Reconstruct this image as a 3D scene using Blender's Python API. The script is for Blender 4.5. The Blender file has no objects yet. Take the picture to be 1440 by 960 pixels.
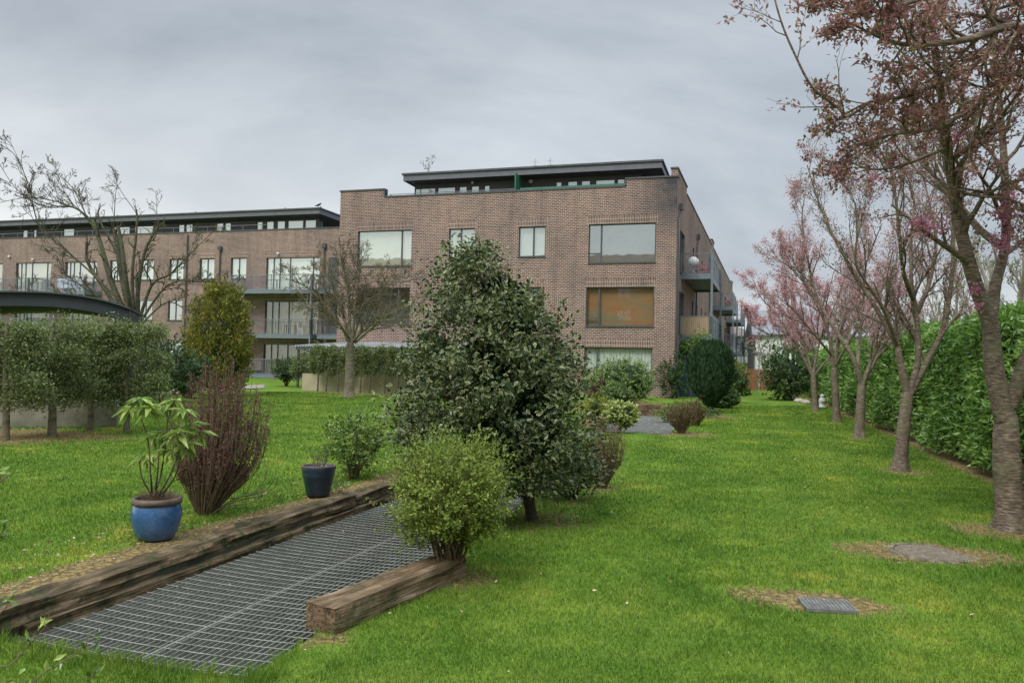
import bpy, math, random
import numpy as np
from mathutils import Matrix, Vector
rng = np.random.default_rng(7)
rad = math.radians
SC = bpy.context.scene
COL = SC.collection

# ------------------------------------------------------------------ camera
FPX, RHO, TH, CH = 1080., .023, math.atan(30/1080), 1.6
Fv = np.array([0, math.cos(TH), math.sin(TH)]); r0 = np.array([1., 0, 0]); u0 = np.array([0, -math.sin(TH), math.cos(TH)])
Rv = math.cos(RHO)*r0 + math.sin(RHO)*u0; Uv = math.cos(RHO)*u0 - math.sin(RHO)*r0
O = np.array([0, 0, CH])
cam = bpy.data.cameras.new('camera'); camo = bpy.data.objects.new('camera', cam); COL.objects.link(camo)
cam.sensor_width = 36; cam.sensor_fit = 'HORIZONTAL'; cam.lens = 36*FPX/1440; cam.clip_start = .05; cam.clip_end = 3000
M = Matrix.Identity(4)
for i, v in enumerate((Rv, Uv, -Fv)):
    for j in range(3): M[j][i] = v[j]
M[2][3] = CH
camo.matrix_world = M
SC.camera = camo

# ------------------------------------------------------------------ world: overcast sky
SUN_EL, SUN_AZ = 48, 215          # degrees; azimuth clockwise from +Y: behind the viewer, to the left
w = bpy.data.worlds.new('World'); SC.world = w; w.use_nodes = True
nt = w.node_tree; nt.nodes.clear()
def N(t, kind, **kw):
    n = t.nodes.new(kind)
    for k, v in kw.items(): setattr(n, k, v)
    return n
sky = N(nt, 'ShaderNodeTexSky', sky_type='NISHITA'); sky.sun_disc = False
sky.sun_elevation = rad(SUN_EL); sky.sun_rotation = rad(SUN_AZ)
bg1 = N(nt, 'ShaderNodeBackground'); bg1.inputs[1].default_value = .06
nt.links.new(sky.outputs[0], bg1.inputs[0])
tc = N(nt, 'ShaderNodeTexCoord'); sep = N(nt, 'ShaderNodeSeparateXYZ'); nt.links.new(tc.outputs['Generated'], sep.inputs[0])
def math_(t, op, a, b=None, clamp=False):
    n = N(t, 'ShaderNodeMath', operation=op); n.use_clamp = clamp
    for i, x in enumerate((a, b)):
        if x is None: continue
        if isinstance(x, (int, float)): n.inputs[i].default_value = x
        else: t.links.new(x, n.inputs[i])
    return n.outputs[0]
zc = math_(nt, 'MAXIMUM', sep.outputs[2], 0.0)
den = math_(nt, 'ADD', zc, .16)
cx = math_(nt, 'DIVIDE', sep.outputs[0], den); cy = math_(nt, 'DIVIDE', sep.outputs[1], den)
comb = N(nt, 'ShaderNodeCombineXYZ'); nt.links.new(math_(nt, 'MULTIPLY', cx, .8), comb.inputs[0]); nt.links.new(cy, comb.inputs[1])
n1 = N(nt, 'ShaderNodeTexNoise'); n1.inputs['Scale'].default_value = .6; n1.inputs['Detail'].default_value = 7; n1.inputs['Roughness'].default_value = .56; n1.inputs['Distortion'].default_value = .5
nt.links.new(comb.outputs[0], n1.inputs['Vector'])
rmp = N(nt, 'ShaderNodeValToRGB')
rmp.color_ramp.elements[0].position = .36; rmp.color_ramp.elements[0].color = (.225, .26, .305, 1)
rmp.color_ramp.elements[1].position = .66; rmp.color_ramp.elements[1].color = (.50, .54, .575, 1)
nt.links.new(n1.outputs['Fac'], rmp.inputs[0])
# brighter band near the horizon, strongest towards the left
hz = math_(nt, 'POWER', math_(nt, 'SUBTRACT', 1.0, zc, True), 6.5)
lf = math_(nt, 'MULTIPLY_ADD', sep.outputs[0], -1.5); nt.nodes[-1].inputs[2].default_value = .55
hz = math_(nt, 'MULTIPLY', hz, math_(nt, 'MAXIMUM', lf, .3), True)
n2 = N(nt, 'ShaderNodeTexNoise'); n2.inputs['Scale'].default_value = 1.3; n2.inputs['Detail'].default_value = 4
nt.links.new(comb.outputs[0], n2.inputs['Vector'])
hz = math_(nt, 'MULTIPLY', hz, math_(nt, 'MULTIPLY_ADD', n2.outputs['Fac'], 1.2), True); nt.nodes[-2].inputs[2].default_value = .45
mixh = N(nt, 'ShaderNodeMix', data_type='RGBA'); nt.links.new(hz, mixh.inputs[0]); nt.links.new(rmp.outputs[0], mixh.inputs[6]); mixh.inputs[7].default_value = (.88, .885, .86, 1)
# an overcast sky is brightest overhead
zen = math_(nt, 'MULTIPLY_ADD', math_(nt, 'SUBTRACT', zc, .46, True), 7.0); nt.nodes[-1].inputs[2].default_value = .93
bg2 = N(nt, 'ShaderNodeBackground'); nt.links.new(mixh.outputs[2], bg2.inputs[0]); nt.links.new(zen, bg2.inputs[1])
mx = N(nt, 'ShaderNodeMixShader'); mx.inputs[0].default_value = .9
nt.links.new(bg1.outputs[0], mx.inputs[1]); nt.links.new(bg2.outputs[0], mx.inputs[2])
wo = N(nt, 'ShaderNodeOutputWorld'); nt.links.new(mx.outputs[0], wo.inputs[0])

sl = bpy.data.lights.new('sun', 'SUN'); so = bpy.data.objects.new('sun', sl); COL.objects.link(so)
sl.energy = 1.5; sl.angle = rad(22); sl.color = (1, .955, .88)
az, el = rad(SUN_AZ), rad(SUN_EL)
so.rotation_euler = Vector((-math.sin(az)*math.cos(el), -math.cos(az)*math.cos(el), -math.sin(el))).to_track_quat('-Z', 'Y').to_euler()
vs = SC.view_settings; vs.view_transform = 'Standard'; vs.look = 'None'; vs.exposure = 0.66; vs.gamma = 1; vs.use_curve_mapping = False
SC.cycles.max_bounces = 6; SC.cycles.diffuse_bounces = 3; SC.cycles.transparent_max_bounces = 12

# ------------------------------------------------------------------ coordinates
def ray(x, y): return Fv + Rv*(x-720)/FPX - Uv*(y-480)/FPX
def gnd(x, y, z=0.): d = ray(x, y); return O + d*(z-CH)/d[2]
def at(x, y, Y): d = ray(x, y); return O + d*Y/d[1]
A = math.atan(.3057)
ex = np.array([math.cos(A), -math.sin(A), 0]); ey = np.array([math.sin(A), math.cos(A), 0])
C0 = np.array([8.0702, 39., 0])
def G(x, y, z=0.): return C0 + ex*x + ey*y + np.array([0, 0, z])        # garden frame (parallel to the building) to world
def L(p): p = np.asarray(p); return float((p-C0)@ex), float((p-C0)@ey)
LZ = .07                                                              # the left lawn lies this much higher
def gz(x, y):                                                         # ground height, garden frame
    s = np.clip((-.56-x)/.06, 0, 1)*np.clip((y+36.9)/.7, 0, 1)
    return s*LZ

# ------------------------------------------------------------------ mesh builder
def orth(n):
    n = n/np.maximum(np.linalg.norm(n, axis=-1, keepdims=True), 1e-9); return n
class MB:
    def __init__(s): s.V = []; s.F = []; s.UV = []; s.n = 0; s.anyuv = False
    def add(s, v, fs, uv=None):
        v = np.asarray(v, float).reshape(-1, 3); s.V.append(v)
        for f in fs:
            f = np.asarray(f, int)
            if f.ndim == 1: f = f[None]
            s.F.append(f+s.n)
        s.UV.append(np.zeros((len(v), 2)) if uv is None else np.asarray(uv, float))
        if uv is not None: s.anyuv = True
        s.n += len(v)
    def box(s, x0, x1, y0, y1, z0, z1):
        v = [(x, y, z) for z in (z0, z1) for y in (y0, y1) for x in (x0, x1)]
        s.add(v, [[(0, 2, 3, 1), (4, 5, 7, 6), (0, 1, 5, 4), (2, 6, 7, 3), (0, 4, 6, 2), (1, 3, 7, 5)]])
    def bar(s, p, q, wx, wy, up=(0, 0, 1)):
        p = np.asarray(p, float); q = np.asarray(q, float); t = orth(q-p); a = np.cross(t, up)
        if np.linalg.norm(a) < 1e-4: a = np.array([1., 0, 0])
        a = orth(a)*wx/2; b = orth(np.cross(a, t))*wy/2
        v = [c+i*a+j*b for c in (p, q) for i, j in ((-1, -1), (1, -1), (1, 1), (-1, 1))]
        s.add(v, [[(0, 1, 2, 3), (7, 6, 5, 4), (0, 4, 5, 1), (1, 5, 6, 2), (2, 6, 7, 3), (3, 7, 4, 0)]])
    def tube(s, pts, r, n=6, cap=False):
        pts = np.asarray(pts, float); m = len(pts); r = np.broadcast_to(np.asarray(r, float), (m,))
        t = orth(np.gradient(pts, axis=0)); ref = np.array([0, 0, 1.]) if abs(t[0, 2]) < .85 else np.array([1., 0, 0])
        a = orth(np.cross(t, ref)); b = np.cross(t, a)
        th = np.arange(n)*2*math.pi/n
        v = pts[:, None]+(a[:, None]*np.cos(th)[None, :, None]+b[:, None]*np.sin(th)[None, :, None])*r[:, None, None]
        i = np.arange(m-1)[:, None]*n; j = np.arange(n)[None]; k = (j+1) % n
        f = np.stack([i+j, i+k, i+n+k, i+n+j], -1).reshape(-1, 4)
        fs = [f]
        if cap: fs += [np.arange(n)[::-1], np.arange(n)+(m-1)*n]
        s.add(v.reshape(-1, 3), fs)
    def lathe(s, prof, n=32, c=(0, 0, 0)):
        prof = np.asarray(prof, float); m = len(prof); th = np.arange(n)*2*math.pi/n
        v = np.stack([prof[:, None, 0]*np.cos(th), prof[:, None, 0]*np.sin(th), np.broadcast_to(prof[:, None, 1], (m, n))], -1)+np.asarray(c)
        i = np.arange(m-1)[:, None]*n; j = np.arange(n)[None]; k = (j+1) % n
        s.add(v.reshape(-1, 3), [np.stack([i+j, i+k, i+n+k, i+n+j], -1).reshape(-1, 4)])
    def quad(s, a, b, c, d): s.add([a, b, c, d], [(0, 1, 2, 3)])
    def leaves(s, P, D, Nn, size, wid=.5, kind=4, droop=.1):
        """P,D,Nn (n,3): leaf base, direction, facing; kind 4 = folded leaf of 4 triangles, 2 = flat diamond"""
        P = np.asarray(P); n = len(P)
        if n == 0: return
        D = orth(D); S = orth(np.cross(D, Nn)); Nn = np.cross(S, D); sz = np.broadcast_to(np.asarray(size, float), (n,))[:, None, None]
        wv = wid/2
        if kind == 4: T = np.array([(0, 0, 0), (.45, 0, -.10), (1, 0, -droop), (.42, wv, .02), (.42, -wv, .02)]); f = np.array([(0, 1, 3), (1, 2, 3), (0, 4, 1), (1, 4, 2)])
        else: T = np.array([(0, 0, 0), (.45, wv, 0), (1, 0, -droop), (.45, -wv, 0)]); f = np.array([(0, 3, 2, 1)])
        v = P[:, None]+sz*(T[None, :, :1]*D[:, None]+T[None, :, 1:2]*S[:, None]+T[None, :, 2:3]*Nn[:, None])
        k = len(T); F = (np.arange(n)[:, None, None]*k+f[None]).reshape(-1, f.shape[1])
        uv = np.tile(np.stack([T[:, 0], T[:, 1]/wid+.5], -1), (n, 1))
        s.add(v.reshape(-1, 3), [F], uv)
    def build(s, name, mat, parent=None, smooth=False, xf=None):
        me = bpy.data.meshes.new(name)
        V = np.concatenate(s.V) if s.V else np.zeros((0, 3))
        if xf is not None: V = V-np.asarray(xf)
        me.vertices.add(len(V)); me.vertices.foreach_set('co', V.astype(np.float32).ravel())
        li = np.concatenate([f.ravel() for f in s.F]); ks = np.concatenate([np.full(len(f), f.shape[1]) for f in s.F])
        me.loops.add(len(li)); me.loops.foreach_set('vertex_index', li.astype(np.int32))
        me.polygons.add(len(ks)); st = np.concatenate([[0], np.cumsum(ks)[:-1]]); me.polygons.foreach_set('loop_start', st.astype(np.int32))
        if s.anyuv:
            uv = np.concatenate(s.UV)[li]; l = me.uv_layers.new(name='UVMap'); l.data.foreach_set('uv', uv.astype(np.float32).ravel())
        me.polygons.foreach_set('use_smooth', np.full(len(ks), smooth, bool))
        me.update(calc_edges=True); me.validate()
        if mat: me.materials.append(mat)
        o = bpy.data.objects.new(name, me); COL.objects.link(o)
        if parent is not None: o.parent = parent
        return o
def tag(o, label=None, cat=None, group=None, kind=None):
    if label: o['label'] = label
    if cat: o['category'] = cat
    if group: o['group'] = group
    if kind: o['kind'] = kind
    return o
def thing(name, label, cat, loc=(0, 0, 0), rz=0, group=None):
    o = bpy.data.objects.new(name, None); COL.objects.link(o); o.empty_display_size = .2
    o.location = [float(c) for c in loc]; o.rotation_euler = (0, 0, rz)
    return tag(o, label, cat, group)
def sub(o, loc=None, rz=None):
    if loc is not None: o.location = loc
    if rz is not None: o.rotation_euler = (0, 0, rz)
    return o
def bevel(o, wd, seg=2):
    m = o.modifiers.new('bevel', 'BEVEL'); m.width = wd; m.segments = seg; m.limit_method = 'ANGLE'; return o

# ------------------------------------------------------------------ materials
def newmat(name):
    m = bpy.data.materials.new(name); m.use_nodes = True; t = m.node_tree; t.nodes.clear()
    o = N(t, 'ShaderNodeOutputMaterial'); return m, t, o
def princ(t, col=None, rough=.6, metal=0, spec=.4):
    p = N(t, 'ShaderNodeBsdfPrincipled'); p.inputs['Roughness'].default_value = rough; p.inputs['Metallic'].default_value = metal
    p.inputs['Specular IOR Level'].default_value = spec
    if col is not None:
        if isinstance(col, tuple): p.inputs['Base Color'].default_value = (*col, 1)
        else: t.links.new(col, p.inputs['Base Color'])
    return p
def noise(t, vec, scale, detail=4, rough=.55, dist=0):
    n = N(t, 'ShaderNodeTexNoise'); n.inputs['Scale'].default_value = scale; n.inputs['Detail'].default_value = detail
    n.inputs['Roughness'].default_value = rough; n.inputs['Distortion'].default_value = dist
    if vec is not None: t.links.new(vec, n.inputs['Vector'])
    return n.outputs['Fac']
def ramp(t, fac, stops, const=False):
    r = N(t, 'ShaderNodeValToRGB'); cr = r.color_ramp
    if const: cr.interpolation = 'CONSTANT'
    while len(cr.elements) < len(stops): cr.elements.new(.5)
    for e, (p, c) in zip(cr.elements, stops): e.position = p; e.color = (*c, 1) if len(c) == 3 else c
    t.links.new(fac, r.inputs[0]); return r.outputs[0]
def mixc(t, fac, a, b, mode='MIX'):
    m = N(t, 'ShaderNodeMix', data_type='RGBA', blend_type=mode)
    for i, x in ((0, fac), (6, a), (7, b)):
        if isinstance(x, (int, float)): m.inputs[i].default_value = x
        elif isinstance(x, tuple): m.inputs[i].default_value = (*x, 1)
        else: t.links.new(x, m.inputs[i])
    return m.outputs[2]
def mapping(t, scale=(1, 1, 1), coord='Object'):
    c = N(t, 'ShaderNodeTexCoord'); mp = N(t, 'ShaderNodeMapping'); mp.inputs['Scale'].default_value = scale
    t.links.new(c.outputs[coord], mp.inputs[0]); return mp.outputs[0]
def bump(t, p, h, strength=.3, dist=.02):
    b = N(t, 'ShaderNodeBump'); b.inputs['Strength'].default_value = strength; b.inputs['Distance'].default_value = dist
    t.links.new(h, b.inputs['Height']); t.links.new(b.outputs[0], p.inputs['Normal'])
def mnoise(name, stops, scale=4, rough=.7, stretch=(1, 1, 1), metal=0, bmp=.3, detail=5, spec=.3, dist=0):
    m, t, o = newmat(name); v = mapping(t, stretch); f = noise(t, v, scale, detail, .6, dist)
    p = princ(t, ramp(t, f, stops), rough, metal, spec)
    if bmp: bump(t, p, f, bmp)
    t.links.new(p.outputs[0], o.inputs[0]); return m
def mleaf(name, cols, rough=.5, trans=.3, spec=.35, clump=2.5, margin=None):
    m, t, o = newmat(name); g = N(t, 'ShaderNodeNewGeometry')
    v = mapping(t); cl = noise(t, v, clump, 3)
    rnd = math_(t, 'ADD', math_(t, 'MULTIPLY', g.outputs['Random Per Island'], .7), math_(t, 'MULTIPLY', math_(t, 'SUBTRACT', cl, .25), .6), True)
    k = len(cols); c = ramp(t, rnd, [(i/(k-1), cc) for i, cc in enumerate(cols)])
    if margin is not None:
        uv = N(t, 'ShaderNodeTexCoord'); s = N(t, 'ShaderNodeSeparateXYZ'); t.links.new(uv.outputs['UV'], s.inputs[0])
        du = math_(t, 'ABSOLUTE', math_(t, 'SUBTRACT', math_(t, 'MULTIPLY', s.outputs[0], 2), .95))
        dv = math_(t, 'ABSOLUTE', math_(t, 'SUBTRACT', math_(t, 'MULTIPLY', s.outputs[1], 2), 1))
        e = math_(t, 'ADD', math_(t, 'ADD', du, dv), math_(t, 'MULTIPLY', noise(t, v, 60, 2), .3))
        thr = math_(t, 'GREATER_THAN', e, margin[0])
        gate = math_(t, 'MULTIPLY', thr, math_(t, 'GREATER_THAN', g.outputs['Random Per Island'], margin[2]))
        c = mixc(t, gate, c, margin[1])
    p = princ(t, c, rough, 0, spec); tr = N(t, 'ShaderNodeBsdfTranslucent'); t.links.new(c, tr.inputs[0])
    mm = N(t, 'ShaderNodeMixShader'); mm.inputs[0].default_value = trans
    t.links.new(p.outputs[0], mm.inputs[1]); t.links.new(tr.outputs[0], mm.inputs[2]); t.links.new(mm.outputs[0], o.inputs[0]); return m
def mplain(name, col, rough=.5, metal=0, var=.12, spec=.4):
    a = tuple(c*(1-var) for c in col); b = tuple(min(1, c*(1+var)) for c in col)
    return mnoise(name, [(.3, a), (.7, b)], 3, rough, metal=metal, bmp=.03, spec=spec)

def mbrick(name, c1, c2, mortar, soldier=False, stain=False, vw=.225, vh=.087):
    m, t, o = newmat(name); tc = N(t, 'ShaderNodeTexCoord'); s = N(t, 'ShaderNodeSeparateXYZ'); t.links.new(tc.outputs['Object'], s.inputs[0])
    sn = N(t, 'ShaderNodeSeparateXYZ'); t.links.new(tc.outputs['Normal'], sn.inputs[0])
    side = math_(t, 'GREATER_THAN', math_(t, 'ABSOLUTE', sn.outputs[0]), .5)
    mu = N(t, 'ShaderNodeMix', data_type='FLOAT'); t.links.new(side, mu.inputs[0]); t.links.new(s.outputs[0], mu.inputs[2]); t.links.new(s.outputs[1], mu.inputs[3])
    cb = N(t, 'ShaderNodeCombineXYZ'); t.links.new(mu.outputs[0], cb.inputs[0]); t.links.new(s.outputs[2], cb.inputs[1])
    b = N(t, 'ShaderNodeTexBrick'); t.links.new(cb.outputs[0], b.inputs['Vector'])
    b.offset = 0 if soldier else .5
    for k, v in dict(Scale=1., ).items(): b.inputs[k].default_value = v
    b.inputs['Brick Width'].default_value = .087 if soldier else vw; b.inputs['Row Height'].default_value = .22 if soldier else vh
    b.inputs['Mortar Size'].default_value = .0118; b.inputs['Mortar Smooth'].default_value = .25; b.inputs['Bias'].default_value = -.1
    b.inputs['Color1'].default_value = (*c1, 1); b.inputs['Color2'].default_value = (*c2, 1); b.inputs['Mortar'].default_value = (*mortar, 1)
    # colour drifts over the wall and grime
    n = noise(t, cb.outputs[0], .35, 5, .6); n2_ = noise(t, cb.outputs[0], 9, 3)
    col = mixc(t, .6, b.outputs['Color'], ramp(t, n, [(.3, (.62, .60, .62)), (.5, (1., .97, .94)), (.7, (1.3, 1.2, 1.1))]), 'MULTIPLY')
    col = mixc(t, .5, col, ramp(t, n2_, [(.25, (.72, .72, .74)), (.75, (1.2, 1.18, 1.15))]), 'MULTIPLY')
    mp = N(t, 'ShaderNodeMapping'); mp.inputs['Scale'].default_value = (1.6, .10, 1.); t.links.new(cb.outputs[0], mp.inputs[0])
    col = mixc(t, .45, col, ramp(t, noise(t, mp.outputs[0], 1.2, 6, .7), [(.35, (.60, .60, .63)), (.5, (1,)*3), (.68, (1.22, 1.2, 1.15))]), 'MULTIPLY')
    if stain:   # dark algae staining at the top right corner of the gable, and faint streaks below the coping
        fx = math_(t, 'MULTIPLY_ADD', s.outputs[0], .5); t.nodes[-1].inputs[2].default_value = 1.1
        fz = math_(t, 'MULTIPLY_ADD', s.outputs[2], .5); t.nodes[-1].inputs[2].default_value = -4.0
        f = math_(t, 'MULTIPLY', math_(t, 'MULTIPLY', fx, 1., True), math_(t, 'MULTIPLY', fz, 1., True), True)
        f = math_(t, 'MULTIPLY', f, ramp(t, noise(t, cb.outputs[0], 1.4, 6, .65), [(.3, (.5,)*3), (.55, (1,)*3)]), True)
        col = mixc(t, math_(t, 'MULTIPLY', f, .95), col, (.05, .053, .062))
    p = princ(t, col, .85, 0, .2); bump(t, p, b.outputs['Fac'], -.5, .006)
    t.links.new(p.outputs[0], o.inputs[0]); return m

def mglass(name, fac=.45, tint=(.87, .93, .88), body=None):
    m, t, o = newmat(name); g = N(t, 'ShaderNodeBsdfGlossy'); g.inputs['Color'].default_value = (*tint, 1); g.inputs['Roughness'].default_value = .02
    v = mapping(t, (1, 1, 1)); nn = noise(t, v, .9, 2); b = N(t, 'ShaderNodeBump'); b.inputs['Strength'].default_value = .04; b.inputs['Distance'].default_value = .05
    t.links.new(nn, b.inputs['Height']); t.links.new(b.outputs[0], g.inputs['Normal'])
    tr = N(t, 'ShaderNodeBsdfTransparent'); tr.inputs[0].default_value = (.9, .94, .9, 1)
    mm = N(t, 'ShaderNodeMixShader'); mm.inputs[0].default_value = fac
    t.links.new(tr.outputs[0], mm.inputs[1]); t.links.new(g.outputs[0], mm.inputs[2]); t.links.new(mm.outputs[0], o.inputs[0]); return m

BR1, BR2, MO = (.20, .105, .082), (.075, .048, .050), (.50, .45, .395)
M_brick = mbrick('brick', BR1, BR2, MO)
M_brickS = mbrick('brick_stained', BR1, BR2, MO, stain=True)
M_sold = mbrick('soldier_brick', BR1, BR2, MO, soldier=True)
M_frame = mplain('window_frame', (.075, .088, .095), .45)
M_cop = mplain('coping_metal', (.075, .08, .092), .5)
M_fascia = mplain('fascia', (.13, .135, .155), .5)
M_soffit = mplain('soffit', (.07, .07, .075), .6)
M_roof = mnoise('roofing', [(.3, (.07, .073, .082)), (.7, (.12, .125, .135))], 2, .8)
M_steel = mplain('painted_steel', (.16, .19, .215), .45)
M_steelD = mplain('dark_steel', (.07, .08, .09), .5)
M_galv = mnoise('galvanised', [(.3, (.30, .315, .31)), (.7, (.48, .49, .48))], 14, .5, metal=.35, bmp=.1)
M_bars = mnoise('grate_bars', [(.3, (.17, .175, .145)), (.7, (.30, .30, .25))], 20, .9, metal=0, bmp=.1, spec=.1)
M_wire = mnoise('wire', [(.35, (.14, .14, .12)), (.55, (.28, .29, .27)), (.75, (.40, .41, .39))], 6, .6, metal=.2, bmp=.1)
M_glass = mglass('glass', .5)
M_glassD = mglass('glass_clear', .16)
M_blind = mnoise('blind_cream', [(.3, (.62, .63, .52)), (.7, (.72, .73, .62))], .8, .8, bmp=0)
M_blindW = mnoise('blind_white', [(.3, (.72, .76, .72)), (.7, (.80, .83, .79))], .8, .8, bmp=0)
M_blindRefl = mnoise('blind_reflected_brick', [(.3, (.36, .14, .06)), (.5, (.33, .18, .085)), (.7, (.22, .18, .11))], 1.1, .7, stretch=(.6, 1, 2.2), bmp=0, detail=2)  # blind tone with the orange reflection of the brick block opposite painted in
M_curt = mnoise('net_curtain', [(.3, (.55, .62, .60)), (.7, (.8, .84, .82))], 7, .8, stretch=(2.2, 1, .3), bmp=.3)
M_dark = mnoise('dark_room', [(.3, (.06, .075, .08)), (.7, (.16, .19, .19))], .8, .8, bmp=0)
M_tan = mnoise('tan_curtain', [(.3, (.42, .33, .23)), (.7, (.52, .42, .30))], 5, .8, stretch=(3, 1, .3), bmp=.2)
M_green = mnoise('green_screen', [(.3, (.03, .14, .085)), (.7, (.06, .20, .12))], 4, .5)
M_white = mnoise('white_render', [(.3, (.66, .66, .65)), (.7, (.78, .78, .77))], 1.2, .8, bmp=.05)
M_slate = mnoise('slate', [(.3, (.17, .18, .20)), (.7, (.26, .27, .29))], 3, .7, stretch=(1, 1, 3))
M_conc = mnoise('concrete_wall', [(.25, (.10, .10, .075)), (.5, (.24, .225, .18)), (.75, (.36, .335, .28))], 2.3, .9, detail=8, bmp=.4)
M_cream = mnoise('cream_wall', [(.3, (.34, .29, .19)), (.7, (.46, .40, .28))], 2, .9)
def mtimber(name, stops, moss):
    m, t, o = newmat(name); f = noise(t, mapping(t, (.22, 1, 1)), 9, 8, .62, .5); g = noise(t, mapping(t, (.05, 1, 1)), 42, 5, .6, .25); k = noise(t, mapping(t), 5.5, 8, .68)
    c = ramp(t, f, stops); c = mixc(t, .8, c, ramp(t, g, [(.34, (.16, .15, .14)), (.44, (.8, .8, .8)), (.65, (1.25, 1.22, 1.18))]), 'MULTIPLY')
    c = mixc(t, ramp(t, k, [(.5, (0,)*3), (.60, (moss,)*3)]), c, ramp(t, noise(t, mapping(t), 34, 5), [(.35, (.018, .020, .012)), (.65, (.065, .075, .022))]))
    p = princ(t, c, .88, 0, .25); bump(t, p, math_(t, 'ADD', f, math_(t, 'MULTIPLY', g, 1.3)), .9, .02); t.links.new(p.outputs[0], o.inputs[0]); return m
M_wood = mtimber('sleeper_wood', [(.3, (.07, .045, .026)), (.5, (.20, .135, .078)), (.72, (.38, .29, .19))], .55)
M_woodD = mtimber('sleeper_mossy', [(.3, (.04, .03, .018)), (.5, (.13, .092, .05)), (.72, (.28, .205, .125))], .9)
M_fence = mnoise('fence_wood', [(.3, (.22, .085, .04)), (.7, (.36, .17, .09))], 6, .8, stretch=(3, 3, .3))
M_decking = mnoise('timber_screen', [(.3, (.27, .19, .12)), (.7, (.42, .32, .22))], 4, .8, stretch=(6, 6, .3))
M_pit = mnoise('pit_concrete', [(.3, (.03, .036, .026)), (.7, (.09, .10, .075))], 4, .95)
M_stone = mnoise('stone', [(.3, (.22, .18, .15)), (.7, (.48, .42, .37))], 9, .9, bmp=.5)
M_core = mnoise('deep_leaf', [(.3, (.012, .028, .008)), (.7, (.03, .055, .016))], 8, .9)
M_shed = mplain('shelter_black', (.035, .042, .052), .55)
M_corr = mnoise('corrugated', [(.3, (.24, .26, .27)), (.7, (.40, .42, .42))], 1.5, .5, metal=.2, stretch=(1, 1, 1))

M_barkC = (lambda: None)
def mbark(name, a, b, c, band=34, lich=.0):
    m, t, o = newmat(name); v = mapping(t, (1, 1, 5)); f = noise(t, v, band/3., 5, .7, .2); f2 = noise(t, mapping(t), 5, 6, .6)
    col = ramp(t, f, [(.32, a), (.5, b), (.68, c)])
    col = mixc(t, .6, col, ramp(t, f2, [(.3, (.45, .45, .42)), (.7, (1.3, 1.25, 1.15))]), 'MULTIPLY')
    if lich: col = mixc(t, ramp(t, noise(t, mapping(t), 3.2, 5), [(.5, (0,)*3), (.62, (lich,)*3)]), col, (.13, .16, .07))
    p = princ(t, col, .8, 0, .3); bump(t, p, f, .6, .012); t.links.new(p.outputs[0], o.inputs[0]); return m
M_cherry = mbark('cherry_bark', (.055, .040, .032), (.15, .115, .088), (.36, .30, .235), 40, .35)
M_bark = mbark('grey_bark', (.06, .05, .035), (.12, .105, .075), (.21, .19, .14), 14, .6)
M_barkD = mbark('dark_bark', (.03, .024, .018), (.07, .055, .04), (.13, .105, .075), 16, .4)
M_barkP = mbark('pollard_bark', (.045, .04, .028), (.085, .08, .055), (.14, .13, .09), 14, .5)
M_barkL = mbark('pale_bark', (.09, .075, .05), (.17, .145, .105), (.29, .26, .19), 14, .5)
M_twig = mnoise('twig', [(.3, (.09, .062, .038)), (.7, (.2, .145, .095))], 20, .8)
M_twigP = mnoise('pale_twig', [(.3, (.20, .175, .13)), (.7, (.34, .30, .23))], 6, .8)

# ------------------------------------------------------------------ ground
STRIP = (-.47, 1.32, -36.35, -27.6)       # light-well strip: x0,x1,y0,y1 garden frame
PIT2 = (.02, 1.95, -21.2, -13.2)
SOIL = []                                    # (x,y,rx,ry,strength) bare or straw patches
def soil_px(px, py, wpx, rr, z=0, s=1.): 
    p = gnd(px, py, z); x, y = L(p); d = np.linalg.norm(p-O); SOIL.append((x, y, wpx/2*d/FPX, rr, s))
for px, py, wd, ry, s in ((1300, 776, 190, .36, 1.), (1140, 840, 190, .24, 1.), (1405, 747, 115, .42, .85), (1272, 662, 62, .42, .8), (1207, 617, 36, .5, .65),
                          (1176, 595, 22, .5, .6), (1147, 579, 22, .5, .6), (960, 610, 90, .9, .8), (1000, 585, 70, 1.4, .8), (655, 815, 80, .30, .75), (755, 735, 150, .6, .6),
                          (803, 706, 80, .5, .55), (842, 686, 60, .5, .6), (490, 558, 60, 1., .6), (440, 893, 130, .18, .7), (200, 760, 300, .45, .0)): soil_px(px, py, wd, ry, 0, s)
def soilmap(x, y):
    s = np.zeros_like(x)
    for (a, b, rx, ry, st) in SOIL:
        d = np.sqrt(((x-a)/max(rx, .05))**2+((y-b)/ry)**2); s = np.maximum(s, st*np.clip(1.6-d, 0, 1))
    # mulch beside the left sleepers
    d = np.abs(x+.78)/.19; s = np.maximum(s, np.clip(1.6-d, 0, 1)*np.clip((y+37)/1., 0, 1)*np.clip((-25-y)/2, 0, 1)*(x < -.47))
    # bare earth under the laurel hedge
    s = np.maximum(s, np.clip((x-6.9)/.35, 0, 1)*(y < 22))
    # planting beds: under the pleached screen on the left, and in front of the dwarf wall by the building
    s = np.maximum(s, np.clip(1.5-np.abs(x+9.0-.35*(y+29))/1.6, 0, 1)*np.clip((y+36)/1., 0, 1)*np.clip((-27.2-y)/1., 0, 1))
    s = np.maximum(s, np.clip(1.4-np.abs(x+19)/3.5, 0, 1)*np.clip(1.4-np.abs(y+17.5)/2.2, 0, 1))
    s = np.maximum(s, np.clip(1.4-np.abs(y+8.9-.0*x)/.7, 0, 1)*np.clip(1.3-np.abs(x+12)/5, 0, 1)*.8)
    s = np.maximum(s, np.clip(1.3-np.abs(x+1.5)/2.0, 0, 1)*np.clip(1.3-np.abs(y+10)/9, 0, 1)*(y > -19.5)*.8)
    return s
fx = np.arange(-15, 9.01, .12); fy = np.arange(-38.5, 10.01, .12)
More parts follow.
